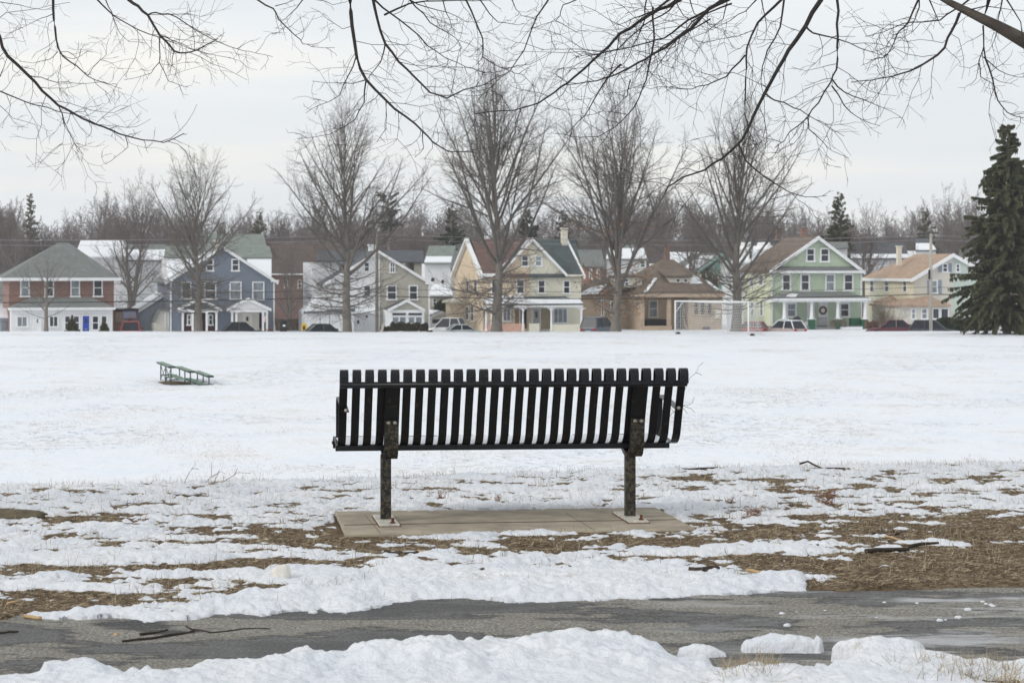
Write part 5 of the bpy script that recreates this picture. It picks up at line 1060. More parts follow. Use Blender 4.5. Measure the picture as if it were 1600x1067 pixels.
# ---------------------------------------------------------------- basketball hoop
X, Y = (202.5-800)/F*208, 208; hoop = empty('basketball_hoop', (X, Y, -4.6), TH, 'basketball hoop with clear blue framed backboard beside brick house', 'basketball hoop')
zz = lambda y: EYE-(y-YH)*Y/F+4.6
MB().tube([(0, .5, 0), (0, .5, 1.6), (0, .1, zz(492))], .05, 8).build('pole', blackm, hoop, True)
MB().box(-.55, .55, -.02, .02, zz(498), zz(486)).build('backboard', mat('backboard_grey', (.16, .17, .22), .3), hoop)
mb = MB(); z0, z1 = zz(498), zz(486)
mb.box(-.6, -.55, -.03, .03, z0, z1).box(.55, .6, -.03, .03, z0, z1).box(-.55, .55, -.03, .03, z1-.05, z1).box(-.55, .55, -.03, .03, z0, z0+.05); mb.build('frame', mat('navy_frame', (.03, .05, .14), .5), hoop)
MB().tube([(.22*cos(k*pi/8), -.26+.22*sin(k*pi/8), z0+.15) for k in range(17)], .015, 5).build('rim', mat('orange_rim', (.5, .12, .04), .5), hoop)
# ---------------------------------------------------------------- cars
tyre = mat('tyre_rubber', (.015, .015, .016), .8); rimm = mat('alloy_rim', (.35, .36, .37), .35, metal=.7)
car_glass = mat('car_glass', (.03, .035, .045), .25, .3, 1, spec=.18)
def lampm(n, c): return mat(n, c, .25, .05)
def car(px, Y, yaw, kind, colr, label, L=4.5, W=1.8, Ht=1.45, z0=None, snow=False):
    """a car whose nose points along +x before it is turned by yaw"""
    X = (px-800)/F*Y; z0 = -4.86 if z0 is None else z0
    root = empty('parked_car', (X, Y, z0), yaw, label, 'car', 'cars parked beyond the field'); m = mat('car_'+colr[0], colr[1], .25, .06, 1, spec=.6)
    h2 = W/2
    if kind == 'sedan': belt = [(-.5, .62, .80), (-.49, .78, .84), (-.36, .86, .9), (-.2, .88, .95), (.18, .86, .97), (.42, .74, .93), (.49, .60, .84)]; cab = [(-.36, .86), (-.20, Ht), (.05, Ht+.0), (.22, .86)]
    elif kind == 'suv': belt = [(-.5, .75, .84), (-.495, .92, .88), (-.40, .98, .95), (-.2, .98, .97), (.2, .97, .97), (.43, .86, .93), (.495, .66, .84)]; cab = [(-.492, .92), (-.43, Ht), (.04, Ht), (.21, .96)]
    else: belt = [(-.5, .70, .82), (-.49, .88, .87), (-.38, .92, .94), (-.2, .92, .96), (.2, .9, .97), (.42, .78, .93), (.49, .62, .84)]; cab = [(-.485, .88), (-.37, Ht-.02), (.02, Ht), (.24, .88)]
    vs, fs = [], []
    for x, zt, wf in belt:
        w = h2*wf; vs += [(x*L, -w, .24), (x*L, -w*1.0, .55), (x*L, -w*.93, zt), (x*L, w*.93, zt), (x*L, w*1.0, .55), (x*L, w, .24)]
    n = len(belt)
    for i in range(n-1): fs += [(i*6+k, i*6+(k+1) % 6, (i+1)*6+(k+1) % 6, (i+1)*6+k) for k in range(6)]
    fs += [tuple(range(5, -1, -1)), tuple((n-1)*6+k for k in range(6))]
    bd = MB().add(vs, fs).build('body', m, root, bevel=.04)
    vs = []; a, b, c, d = cab
    for (x, z), wf in ((a, .86), (b, .66), (c, .66), (d, .86)): vs += [(x*L, -h2*wf, z-.03), (x*L, h2*wf, z-.03)]
    MB().add(vs, [(0, 2, 4, 6), (1, 7, 5, 3), (0, 1, 3, 2), (2, 3, 5, 4), (4, 5, 7, 6), (0, 6, 7, 1)]).build('windows', car_glass, root)
    rf = MB().box(b[0]*L-.03, c[0]*L+.03, -h2*.73, h2*.73, Ht-.05, Ht+.025)
    for (p, q) in ((a, b), (d, c)):
        for s in (-1, 1): rf.tube([(p[0]*L, s*h2*.87, p[1]-.03), (q[0]*L, s*h2*.67, q[1]-.01)], .055, 5)
    xm = (b[0]+c[0])/2*L
    for s in (-1, 1): rf.tube([(xm, s*h2*.885, a[1]-.02), (xm, s*h2*.68, Ht-.02)], .05, 5)
    rf.build('roof', m if not snow else snowm, root, bevel=.015)
    for x in (-.31*L, .31*L):
        for s in (-1, 1):
            wv = MB().tube([(x, s*h2*.72, .33), (x, s*h2*.99, .33)], .33, 16).build('wheel', tyre, root); MB().tube([(x, s*h2*.985, .33), (x, s*h2*1.0, .33)], .2, 12).build('rim', rimm, wv)
    for s in (-1, 1):
        zl = belt[1][1]-.10; MB().box(-.503*L, -.485*L, s*h2*.52, s*h2*.82, zl-.13, zl+.06).build('tail_light', lampm('tail_light_red', (.45, .02, .02)), root)
        MB().box(.47*L, .496*L, s*h2*.5, s*h2*.8, .58, .70).build('headlight', lampm('headlight_clear', (.7, .7, .7)), root)
    MB().box(-.506*L, -.499*L, -.26, .26, .52, .66).build('number_plate', mat('plate_white', (.6, .6, .6), .5), root)
    MB().box(-.50*L, -.50*L+.02, -h2*.8, h2*.8, .28, .45).box(.49*L, .505*L, -h2*.75, h2*.75, .30, .50).build('bumper', m, root)
    for s in (-1, 1): MB().box(.17*L, .2*L, s*h2*.95, s*h2*1.1, .92, 1.05).build('wing_mirror', m, root)
    return root
car(205, 204, radians(97), 'hatch', ('red', (.30, .03, .03)), 'red hatchback parked by the basketball hoop, seen from the rear', 4.1, 1.8, 1.6)
car(378, 206, radians(14), 'sedan', ('midnight', (.02, .024, .035)), 'dark blue sedan parked before the blue house', 4.4, 1.8, 1.50)
car(508, 203, radians(20), 'sedan', ('green_black', (.03, .05, .045)), 'dark sedan parked before the white half of the twin house', 4.3, 1.8, 1.42, snow=False)
car(697, 213, radians(160), 'hatch', ('white', (.58, .59, .60)), 'white car parked before the small garage', 3.6, 1.8, 1.72)
car(714, 206, radians(192), 'sedan', ('pale_mint', (.46, .52, .52)), 'pale silver sedan roof beside the white car', 4.0, 1.7, 1.30)
car(937, 212, radians(62), 'suv', ('slate_blue', (.09, .12, .17)), 'dark blue SUV parked beside the cream house, red tail lights showing', 4.6, 1.85, 1.80)
car(1170, 211, radians(155), 'hatch', ('coral_red', (.36, .06, .05)), 'small bright red car behind the soccer goal', 3.2, 1.6, 1.42)
car(1225, 210, radians(128), 'hatch', ('wine', (.45, .36, .35)), 'white and red hatchback parked before the green house', 4.1, 1.8, 1.58, snow=True)
car(1394, 214, radians(172), 'sedan', ('maroon', (.11, .02, .035)), 'maroon sedan parked before the yellow house, tail light showing', 4.7, 1.8, 1.50)
car(1459, 208, radians(-12), 'hatch', ('graphite', (.05, .055, .065)), 'dark grey hatchback behind the pale utility pole', 4.3, 1.8, 1.62)
car(1596, 188, radians(175), 'sedan', ('silver', (.50, .53, .55)), 'silver car at the right edge behind the spruce trunk', 4.7, 1.8, 1.46, z0=-4.05)
# grill, bins and small things by the houses
def small(name, label, cat, px, Y, group=None, z0=-4.6, rz=0): return empty(name, ((px-800)/F*Y, Y, z0), rz, label, cat, group)
g = small('barbecue_grill', 'covered black grill on the green house porch', 'grill', 1245, 216); MB().lathe([(.05, .7), (.35, .95), (.42, 1.15), (.40, 1.3), (.25, 1.48), (.05, 1.55)], n=14).build('lid', blackm, g, True); MB().box(-.35, -.3, -.2, .2, 0, .95).box(.3, .35, -.2, .2, 0, .95).box(-.3, .3, -.15, .15, .3, .34).build('stand', blackm, g)
g = small('trash_can', 'black domed trash can in the yard right of the blue house', 'trash can', 443, 213); MB().lathe([(.32, .0), (.36, 1.0), (.38, 1.02)], n=14).build('bin', blackm, g); MB().lathe([(.40, 1.02), (.40, 1.12), (.2, 1.32), (.04, 1.36)], n=14).build('lid', blackm, g, True)
MB().box(-.02, .2, -.40, -.37, .72, .86).build('sticker', white, g)
g = small('yellow_object', 'small yellow plastic object beside the white annex', 'toy', 475, 211); MB().ext([(-.25, 0, .4), (.25, 0, .4), (.25, 0, .85), (.12, 0, 1.02), (-.12, 0, 1.02), (-.25, 0, .85)], (0, .3, 0)).build('panel', mat('yellow_plastic', (.65, .42, .04), .5), g); MB().box(-.1, .1, -.02, -.004, .45, .8).build('opening', dark, g)  # unidentified yellow thing, built as a plain panel with a dark patch
for k, px in enumerate((1247, 1250.5, 1255.5)):
    g = small('garden_flag', ('leftmost', 'middle', 'rightmost')[k]+' of the three small flags before the green porch', 'flag', px, 214, 'small flags before the green porch', z0=-4.5)
    MB().tube([(0, 0, 0), (0, 0, 1.0+.1*(k == 1))], .012, 5).build('flag_stick', wood_pale, g); MB().box(.0, .22+.06*k, -.01, .01, .62, .98).build('flag_cloth', mat('flag_red_white', (.6, .3, .3), .8), g)
g = small('wooden_board', 'pale tilted board leaning in the twin house yard', 'board', 596, 210); MB().ext([(-.2, 0, 0), (.05, 0, 0), (.30, .2, 1.05), (.05, .2, 1.05)], (0, .05, 0)).build('board', wood_pale, g)
g = small('bare_shrub', 'leafless twiggy shrub beside the yellow house bay window', 'shrub', 1386, 220)
tm = TM(); rgs = random.Random(5)
for k in range(26):
    a = rgs.random()*6.3; q, e = walk((rgs.gauss(0, .5), rgs.gauss(0, .3), 0), (cos(a)*.45, sin(a)*.3, 1), rgs.uniform(1.6, 3.6), 6, .09, .05, rgs); tm.tube(q, [.02*(1-.12*j) for j in range(7)], 3); sub(tm, q, e, 2.6, .018, 1, rgs, dict(BASEP, n=[0, 9, 3], rmin=.007))
tm.build('crown', twigm, g)
g = small('bare_shrub', 'low forked bare shrub in the yard right of the blue house', 'shrub', 438, 215); tm = TM()
for k in range(12):
    a = rgs.random()*6.3; q, e = walk((rgs.gauss(0, .1), 0, 0), (cos(a)*.7, sin(a)*.4, 1), rgs.uniform(1.2, 2.2), 6, .09, .02, rgs); tm.tube(q, [.03*(1-.13*j) for j in range(7)], 3); sub(tm, q, e, 1.8, .018, 1, rgs, dict(BASEP, n=[0, 6, 2], rmin=.007))
tm.build('crown', twigm, g)
# planter on the salmon railing and things on the bungalow porch
g = small('planter', 'dark planter tub on the salmon porch railing', 'planter', 796, 219.2, z0=-4.6+2.25); MB().lathe([(.30, 0), (.42, .28), (.45, .3)], n=12).build('tub', blackm, g)

# ---------------------------------------------------------------- soccer goal
goalw = mat('goal_white_paint', (.78, .79, .79), .45, .04)
A = Vector((w3(1055.2, 522.5, 175.4)[0], 175.4, 0)); B = Vector((w3(1169.5, 525, 171.2)[0], 171.2, 0)); A.z = gz(A.x, A.y); B.z = gz(B.x, B.y)
goal = empty('soccer_goal', A, atan2(B.y-A.y, B.x-A.x), 'white framed soccer goal with net on the far side of the field', 'goal')
W_ = (B-A).length; Hg = 2.40; dp = 1.0; bk = 2.1
MB().tube([(0, 0, -.1), (0, 0, Hg)], .06, 10).build('post', goalw, goal, True); MB().tube([(W_, 0, -.1), (W_, 0, Hg)], .06, 10).build('post', goalw, goal, True); MB().tube([(-.06, 0, Hg), (W_+.06, 0, Hg)], .062, 10).build('crossbar', goalw, goal, True)
for x in (0, W_):
    MB().tube([(x, 0, Hg), (x, dp, Hg-.02)], .035, 8).tube([(x, 0, Hg-.85), (x, dp, Hg-.04)], .032, 8).build('brace', goalw, goal, True)
    MB().tube([(x, 0, .02), (x, bk, .02)], .03, 8).build('ground_bar', goalw, goal, True)
MB().tube([(0, bk, .02), (W_, bk, .02)], .03, 8).build('ground_bar', goalw, goal, True)
net = MB(); nr_ = .012; cell = .17
def netp(u, t):  # t 0 top front .. 1 back ground
    sag = -.12*sin(pi*u/W_)
    if t < .3: f = t/.3; return (u, dp*f, Hg-.04+sag*f)
    f = (t-.3)/.7; return (u, dp+(bk-dp)*f**1.6, (Hg-.04+sag)*(1-f)+.03)
for k in range(int(W_/cell)+1):
    u = min(W_, k*cell); net.tube([netp(u, t/10) for t in range(11)], nr_, 3, False)
for k in range(1, 18):
    t = k/17; net.tube([netp(W_*i/12, t) for i in range(13)], nr_, 3, False)
for x in (0, W_):
    for k in range(1, 11):
        z = Hg*k/11; t = .3+.7*(1-z/Hg); net.tube([(x, 0, z), (x, netp(x, t)[1]*.5, z-.05), netp(x, t)], nr_, 3, False)
    for k in range(1, 7): 
        y = bk*k/7; net.tube([(x, y, .02), (x, min(y, dp), Hg-.1-max(0, y-dp)*1.9)], nr_, 3, False)
net.build('net', mat('net_cord', (.62, .63, .62), .8, .1), goal)
for px, py, Y, lab in ((1059.5, 523, 174.6, 'small dark sandbag lying at the left goal post'), (1175.5, 526, 170.6, 'black sandbag lying outside the right goal post')):
    p = w3(px, py, Y); o = MB().lathe([(.02, 0), (.26, .02), (.30, .12), (.20, .24), (.03, .28)], n=12).build('sandbag', blackm, None, True); o.location = (p[0], Y, gz(p[0], Y)); o.scale = (.62, .6, .7); tag(o, lab, 'sandbag', 'sandbags at the goal')
# ---------------------------------------------------------------- bleacher
bgreen = mat('faded_green_board', (.20, .28, .22), .75, .25, 3, axis=(3, .4, 3)); bdark = mat('green_black_steel', (.035, .055, .05), .6, .3)
bl = empty('bleacher', (w3(267.7, 603, 99.6)[0], 99.6, gz(w3(267.7, 603, 99.6)[0], 99.6)), radians(14), 'small green three row bleacher standing in the snowy field', 'bleacher')
rowsx = ((0, .80), (.80, .60), (1.57, .40))
for x, z in rowsx:
    st_ = MB().box(x-.14, x+.15, -.2, 4.8, z-.03, z+.02).build('seat', bgreen, bl); MB().box(x-.145, x+.155, -.215, -.201, z-.06, z+.022).box(x-.143, x-.1405, -.2, 4.8, z-.045, z+.01).build('end_cap', bdark, st_)
    for y in (.15, 2.2, 4.3): MB().box(x-.02, x+.025, y, y+.05, -.1, z-.032).build('leg', bdark, bl)
for x, z in ((.42, .28), (1.18, .10)): MB().box(x-.12, x+.16, -.1, 4.7, z-.03, z+.015).build('footboard', bgreen, bl)
for y in (.15, 2.2, 4.3): MB().box(-.02, 1.75, y+.051, y+.09, .02, .06).ext([(0, y+.055, .28), (.7, y+.055, .28), (.7, y+.055, .24), (0, y+.055, .24)], (0, .03, 0)).build('cross_brace', bdark, bl)
mb = MB()
for k in (0, 1):
    y0, y1 = ((.15, 2.2), (2.2, 4.3))[k]; mb.tube([(0, y0, .1), (0, y1, .7)], .014, 5).tube([(0, y0, .7), (0, y1, .1)], .014, 5)
mb.build('diagonal_brace', bdark, bl)
# bare earth under it
ctr = Vector(bl.location); mb = MB(); pts = []
for k in range(28):
    a = 2*pi*k/28; r = 1+.25*float(perlin(np.array(cos(a)*1.5+4), np.array(sin(a)*1.5))); x, y = .25+.6*cos(a)*r, 1.5+1.5*sin(a)*r; c_, s_ = cos(radians(14)), sin(radians(14)); X = ctr.x+x*c_-y*s_; Y = ctr.y+x*s_+y*c_; pts.append((X, Y, gz(X, Y)+.055))
X, Y = ctr.x+.1, ctr.y+1.6; mb.add([(X, Y, gz(X, Y)+.07)]+pts, [(0, 1+k, 1+(k+1) % 28) for k in range(28)]); tag(mb.build('bare_earth', soil), kind='structure')

# ---------------------------------------------------------------- overhanging branches
# traced limbs: photo px points, start radius m, depth at start and end m
LB = [
 ([(-20,10),(0,59),(12,88),(44,118),(91,165),(111,175),(148,194),(175,204),(199,213),(223,219),(256,223),(287,209)], .013, 15, 14.2),
 ([(-25,135),(0,143),(34,157),(91,175),(128,182),(155,196)], .006, 15, 14.5),
 ([(91,165),(101,192),(116,223),(130,241),(128,253)], .004, 14.8, 14.3), ([(116,223),(102,252),(86,267)], .002, 14.5, 14.2),
 ([(196,213),(200,230),(184,243),(164,257)], .003, 14.4, 14.1), ([(111,175),(105,194)], .003, 14.7, 14.6), ([(44,118),(64,121),(88,129),(135,131),(162,128),(190,139)], .0035, 14.9, 14.3),
 ([(83,0),(84,30),(90,74),(98,88),(111,98),(128,111),(148,125),(170,132)], .009, 15.3, 14.6), ([(83,22),(64,29),(34,44),(7,58)], .003, 15.2, 14.9), ([(90,81),(78,93),(51,99),(30,96)], .003, 15, 14.7),
 ([(152,0),(169,17),(189,32),(216,47),(250,59),(270,67),(294,76),(310,79)], .006, 15.6, 14.8), ([(165,0),(175,20),(182,40),(189,54),(202,66),(223,67)], .004, 15.6, 15.1),
 ([(201,0),(216,10),(231,24),(250,56),(272,80),(290,83),(309,78),(329,67),(341,61)], .011, 15.4, 14.6), ([(231,24),(243,20),(263,22),(290,37),(310,50),(332,62),(358,73),(381,80),(402,84),(426,89)], .0055, 15.3, 14.5),
 ([(250,56),(249,98),(263,127),(280,133),(294,137)], .0045, 15.2, 14.7), ([(272,80),(269,101),(266,116)], .003, 15, 14.8), ([(249,98),(236,115),(216,121),(194,125)], .003, 15, 14.7), ([(250,56),(270,64),(297,76),(324,84),(361,91)], .004, 15.1, 14.6),
 ([(0,120),(12,88)], .004, 15, 15.1), ([(-20,150),(5,170),(20,185),(55,195)], .003, 14.8, 14.5), ([(-20,40),(10,20),(60,14),(110,4)], .003, 15.4, 15.6), ([(-20,0),(30,8),(70,16),(90,10)], .003, 15.4, 15.5),
 ([(402,0),(427,14),(435,30),(452,47),(469,62),(473,69),(486,73),(523,75)], .006, 15, 14.4), ([(473,0),(451,25),(440,34)], .004, 15, 14.8), ([(495,0),(520,8),(560,-4)], .003, 15, 15),
]
MBR = [
 ([(547,0),(550,40),(557,87),(572,125),(603,157),(632,181),(660,205),(676,222),(700,237),(740,238)], .012, 14, 13.2), ([(583,0),(589,28),(602,69),(623,97),(648,121),(672,145),(698,154),(724,141),(756,133),(785,117)], .010, 14.2, 13.4),
 ([(572,125),(569,161),(555,187),(515,210),(464,217)], .005, 13.8, 13.4), ([(603,157),(603,202),(589,222)], .0045, 13.7, 13.5), ([(660,205),(662,232),(648,246)], .0035, 13.4, 13.2),
 ([(557,87),(543,121),(531,149),(498,165),(478,177)], .0045, 13.9, 13.5), ([(572,125),(551,131),(519,130),(488,127)], .0035, 13.8, 13.5), ([(602,69),(595,97),(579,117),(573,125)], .005, 14.1, 13.9),
 ([(585,0),(611,22),(640,44),(668,72),(696,91),(728,105),(752,113)], .0065, 14.4, 13.6), ([(728,0),(744,36),(754,60),(754,89),(772,101),(792,109),(817,117),(837,137)], .006, 14.2, 13.5), ([(754,90),(744,101)], .003, 14, 13.9),
 ([(857,0),(839,26),(819,79),(797,111),(769,135),(752,151),(738,166)], .0055, 14.3, 13.6), ([(640,0),(672,36),(712,60),(722,75),(705,82)], .005, 14.5, 14), ([(692,0),(698,22),(705,40),(711,56)], .004, 14.5, 14.2), ([(750,0),(765,22),(778,35),(800,38),(818,37)], .0045, 14.4, 14),
 ([(900,0),(880,8),(875,25),(868,33),(850,38),(832,45)], .004, 14.5, 14), ([(868,33),(885,42),(900,50),(918,49)], .003, 14.3, 14), ([(600,24),(640,6),(690,2),(740,2),(790,-2)], .007, 14.6, 14.6), ([(430,10),(480,-5)], .003, 14.6, 14.8), ([(800,0),(806,15),(815,25),(840,32)], .0035, 14.4, 14),
 ([(640,0),(668,12),(700,20),(730,35),(750,36)], .004, 14.6, 14.3),
]
RB = [
 ([(1283,0),(1259,41),(1232,79),(1215,109),(1195,146),(1176,184),(1165,208),(1154,225),(1127,249),(1101,266),(1067,277),(1049,289),(1039,300)], .014, 13.6, 12.6), ([(1221,0),(1184,36),(1167,75),(1165,124),(1164,180),(1169,203),(1178,220),(1187,232)], .008, 13.8, 13),
 ([(1225,0),(1219,43),(1199,79),(1191,105),(1189,131),(1193,150)], .0065, 13.7, 13.1), ([(1308,0),(1308,75),(1307,109),(1298,129),(1279,161),(1262,184),(1234,206),(1225,221),(1210,232)], .008, 13.5, 12.8),
 ([(1300,124),(1319,144),(1349,156),(1375,167),(1407,183)], .005, 13.3, 12.9), ([(1300,135),(1319,165),(1341,184),(1375,197)], .005, 13.3, 12.9), ([(1259,41),(1270,52),(1300,59),(1326,67),(1360,81),(1386,88)], .0065, 13.5, 13),
 ([(1499,22),(1487,49),(1476,75),(1450,96),(1420,112),(1394,120),(1360,126),(1330,129)], .010, 14, 13), ([(1435,0),(1420,34),(1405,49),(1397,67),(1382,90),(1360,94)], .007, 14, 13.4), ([(1436,0),(1432,24),(1424,40),(1410,46)], .005, 14, 13.7),
 ([(1536,41),(1537,75),(1529,97),(1525,124)], .006, 14, 13.6), ([(1537,75),(1551,124),(1559,157),(1574,176),(1596,184),(1630,180)], .007, 13.8, 13.2), ([(1537,90),(1560,110),(1590,121),(1620,118)], .004, 13.7, 13.3), ([(1530,100),(1532,120),(1550,130),(1556,150)], .004, 13.7, 13.4),
 ([(1545,0),(1538,25)], .012, 14, 14.05), ([(1195,146),(1210,157),(1240,169),(1262,180),(1285,191),(1319,213)], .0055, 13.1, 12.6), ([(1154,225),(1165,251),(1195,277),(1232,300),(1259,308),(1292,306)], .006, 12.9, 12.4), ([(1262,184),(1264,202),(1285,221),(1300,236),(1326,247)], .004, 12.9, 12.5),
 ([(1164,87),(1135,120),(1105,133),(1064,139),(1040,136)], .006, 13.6, 13), ([(1514,0),(1469,32),(1412,37),(1379,51),(1352,58)], .006, 14.2, 13.5), ([(1566,0),(1555,60),(1545,80)], .005, 14.2, 13.9), ([(1573,0),(1595,35),(1600,70),(1610,100)], .005, 14.1, 13.8), ([(1500,20),(1540,10),(1600,17)], .005, 14, 14),
 ([(1059,0),(1014,24),(970,52),(942,81),(897,121),(866,145),(842,161),(802,173),(738,179)], .012, 14.4, 13.2), ([(1130,0),(1108,14),(1080,45),(1040,75),(1020,85),(986,105),(950,121),(914,129),(885,133)], .013, 14.5, 13.3), ([(970,101),(950,121),(930,153),(914,181),(893,202),(881,214)], .006, 13.8, 13.2),
 ([(1020,12),(1022,64),(1010,125),(990,169),(962,198),(934,214),(893,214)], .007, 14.2, 13.3), ([(1065,0),(1035,24),(1006,40),(966,77),(934,81),(893,77),(845,79)], .006, 14.6, 13.8), ([(966,52),(964,81),(954,113),(940,140)], .004, 14.2, 13.8),
 ([(1143,6),(1094,26),(1060,56),(1023,83),(1000,98),(960,122)], .006, 14.5, 13.7), ([(1139,0),(1109,15),(1075,32),(1038,60),(1000,70),(940,84),(900,90)], .009, 14.6, 13.6), ([(1045,0),(1023,17),(1000,26),(965,40)], .008, 14.7, 14.2), ([(1010,0),(1008,30),(990,70),(975,100),(950,110)], .005, 14.5, 14),
 ([(1136,5),(1130,30),(1105,50),(1080,60),(1050,75)], .004, 14.5, 14), ([(1055,0),(1068,25),(1090,40),(1115,48)], .004, 14.5, 14.1), ([(1078,0),(1085,22),(1110,42),(1130,50),(1145,75)], .004, 14.4, 14), ([(1182,0),(1165,18),(1130,38),(1110,48)], .0045, 14.4, 14), ([(1190,0),(1195,25),(1197,55),(1193,67)], .004, 14, 13.7),
 ([(985,125),(980,150),(965,165),(950,178)], .004, 13.8, 13.5), ([(1450,-5),(1465,30),(1475,45)], .005, 14, 13.9), ([(1110,30),(1060,60),(1030,100),(1005,140)], .005, 14.2, 13.8),
]
branch_bark = mat('branch_bark', (.030, .026, .024), .9, .3, 30); limb_bark = mat('limb_bark', (.085, .072, .06), .95, .35, 14, bump=.008, bscale=25, axis=(.6, 1, 1))
def spray(tm, pts, r, rg, dens=1., first=.12):
    """fine forked twigs along a limb that is given as 3-D points"""
    seg = [(Vector(pts[i+1])-Vector(pts[i])) for i in range(len(pts)-1)]; Ls = [s.length for s in seg]; tot = sum(Ls); n = max(2, int(tot/.092*dens))
    side = 1
    for k in range(n):
        t = first+(1-first)*(k+rg.random())/n; d = t*tot; i = 0
        while i < len(Ls)-1 and d > Ls[i]: d -= Ls[i]; i += 1
        p = Vector(pts[i])+seg[i]*(d/max(1e-6, Ls[i])); dr = seg[i].normalized(); side = -side if rg.random() < .75 else side
        ang = side*radians(rg.uniform(28, 62)); c, s = cos(ang), sin(ang); dx, dz = dr.x*c-dr.z*s, dr.x*s+dr.z*c; dd = (dx, rg.gauss(0, .35), dz)
        L = rg.choice((rg.uniform(.08, .25), rg.uniform(.2, .52)))*(1.15-.55*t)*min(1.25, .55+tot*.45); r0 = min(.0022, max(.0011, r*.33))
        q, e = walk(tuple(p), dd, L, 5, .26, -.02, rg); tm.tube(q, [r0*(1-.5*j/5) for j in range(6)], 3)
        for _ in range(int(.6+L*9)):
            j = rg.randint(1, 4); a2 = rg.choice((-1, 1))*radians(rg.uniform(25, 60)); c, s = cos(a2), sin(a2); ex = e[j]; d2 = (ex[0]*c-ex[2]*s, ex[1]+rg.gauss(0, .3), ex[0]*s+ex[2]*c)
            l2 = L*rg.uniform(.22, .55); q2, e2 = walk(q[j], d2, l2, 3, .22, -.02, rg); tm.tube(q2, [.0011, .0010, .0009, .0007], 3)
            if l2 > .08 and rg.random() < .7:
                q3, e3 = walk(q2[2], (e2[1][0]+rg.gauss(0, .6), e2[1][1], e2[1][2]+rg.gauss(0, .6)), l2*.4, 2, .1, 0, rg); tm.tube(q3, [.0009, .0008, .0007], 3)
def wiggle(pts, rg, amp):
    out = [pts[0]]
    for i in range(len(pts)-1):
        a, b = Vector(pts[i]), Vector(pts[i+1]); L = (b-a).length; n = max(2, int(L/.07))
        for k in range(1, n+1):
            v = a+(b-a)*k/n
            if k < n: v += Vector((rg.gauss(0, amp), rg.gauss(0, amp), rg.gauss(0, amp)))
            out.append(tuple(v))
    return out
def overhang(name, label, limbs, tx, ty, tr, seed, arch, spreadx, fork=None, dens=1.):
    """a tree whose trunk stands outside the frame and whose limbs hang into it"""
    rg = random.Random(seed); zb = gz(tx, ty); root = empty(name, (tx, ty, zb), 0, label, 'tree', 'trees whose branches hang over the bench')
    T, Cn = TM(), TM(); loc = lambda p: (p[0]-tx, p[1]-ty, p[2]-zb)
    T.tube([loc(p) for p in ((tx, ty, zb-.3), (tx, ty, zb+.2), (tx+.03, ty, zb+1.4), (tx, ty+.05, zb+3.2), (tx-.1, ty, zb+5.2), (tx, ty, zb+8), (tx+.2, ty, zb+11))], [tr*1.5, tr*1.1, tr, tr*.85, tr*.65, tr*.4, tr*.1], 10)
    # main limbs above the frame
    hubs = []
    for (x1, y1, z1) in arch:
        pts = []; a = Vector((tx, ty, z1-.55)); b = Vector((x1, y1, z1))
        for i in range(13):
            t = i/12; v = a.lerp(b, t); v.z += .75*sin(pi*t)**.8; v += Vector((0, rg.gauss(0, .03), rg.gauss(0, .03))); pts.append(tuple(v))
        T.tube([loc(p) for p in pts], [tr*.32*(1-.85*i/12)+.01 for i in range(13)], 8); hubs += pts
    for (pp, r, y0, y1) in limbs:
        n = len(pp); P3 = [w3(x, y, y0+(y1-y0)*i/(n-1)) for i, (x, y) in enumerate(pp)]
        if pp[0][1] <= 1 or pp[0][0] < -10:     # comes in from outside the picture: join it to the limbs above
            s = Vector(P3[0]); hb = min(hubs, key=lambda q: (Vector(q)-s).length+.3*abs(q[0]-s[0])+(0 if q[2] > s.z+.25 else 9)); hb = Vector(hb)
            d0 = (s-Vector(P3[1])).normalized(); m1 = s+d0*.35; pre = []
            for i in range(8):
                t = i/8; pre.append(tuple(((1-t)**2)*hb+2*t*(1-t)*m1+t*t*s))
            T.tube([loc(p) for p in pre+[tuple(s)]], [max(r*1.0, .006)*(1.6-.6*i/8) for i in range(9)], 6)
        W = wiggle(P3, rg, .0035); m = len(W); big = r > .02
        Cn.tube([loc(p) for p in W], [max(.0014, r*(1-.80*(i/(m-1))**.8)) for i in range(m)], 6 if r > .007 else 5)
        spray(Cn, [loc(p) for p in W], r, rg, dens)
    T.build('trunk', limb_bark, root); Cn.build('crown', branch_bark, root)
overhang('overhanging_tree', 'bare tree whose dark twigs hang in from the upper left corner', LB, -6.4, 16.0, .24, 1, [(-2.0, 15.3, 3.75), (-3.4, 15.2, 3.6), (-1.2, 15.2, 4.1)], 3, dens=1.0)
ovr = [(p, r, a, b) for p, r, a, b in RB]
overhang('overhanging_tree', 'bare tree whose thick mottled limb crosses the upper right corner', ovr, 5.0, 14.6, .27, 2, [(1.2, 14.2, 3.6), (.4, 14.5, 3.9), (2.6, 13.8, 3.5)], 3, dens=1.0)
overhang('overhanging_tree', 'bare tree whose twigs hang down at the top centre over the bench', MBR, -5.6, 11.6, .22, 4, [(.1, 14.3, 3.7), (-.6, 14.1, 3.9), (-1.3, 14.2, 3.5)], 3, dens=1.0)
# the mottled limb itself, tied to its trunk
root = [o for o in bpy.data.objects if o.name.startswith('overhanging_tree') and 'thick mottled' in o.get('label', '')][0]; tm = TM()
P3 = [w3(x, y, Y) for x, y, Y in ((1395, -60, 14.0), (1450, -16, 14.0), (1483, 4, 14.0), (1515, 20, 14.02), (1560, 42, 14.05), (1600, 64, 14.1), (1680, 104, 14.2), (1780, 160, 14.35), (1900, 235, 14.5), (2080, 340, 14.6))]
tm.tube([tuple(Vector(p)-root.location) for p in P3], [.013, .016, .019, .025, .033, .042, .06, .08, .10, .13], 10); tm.build('limb', limb_bark, root)

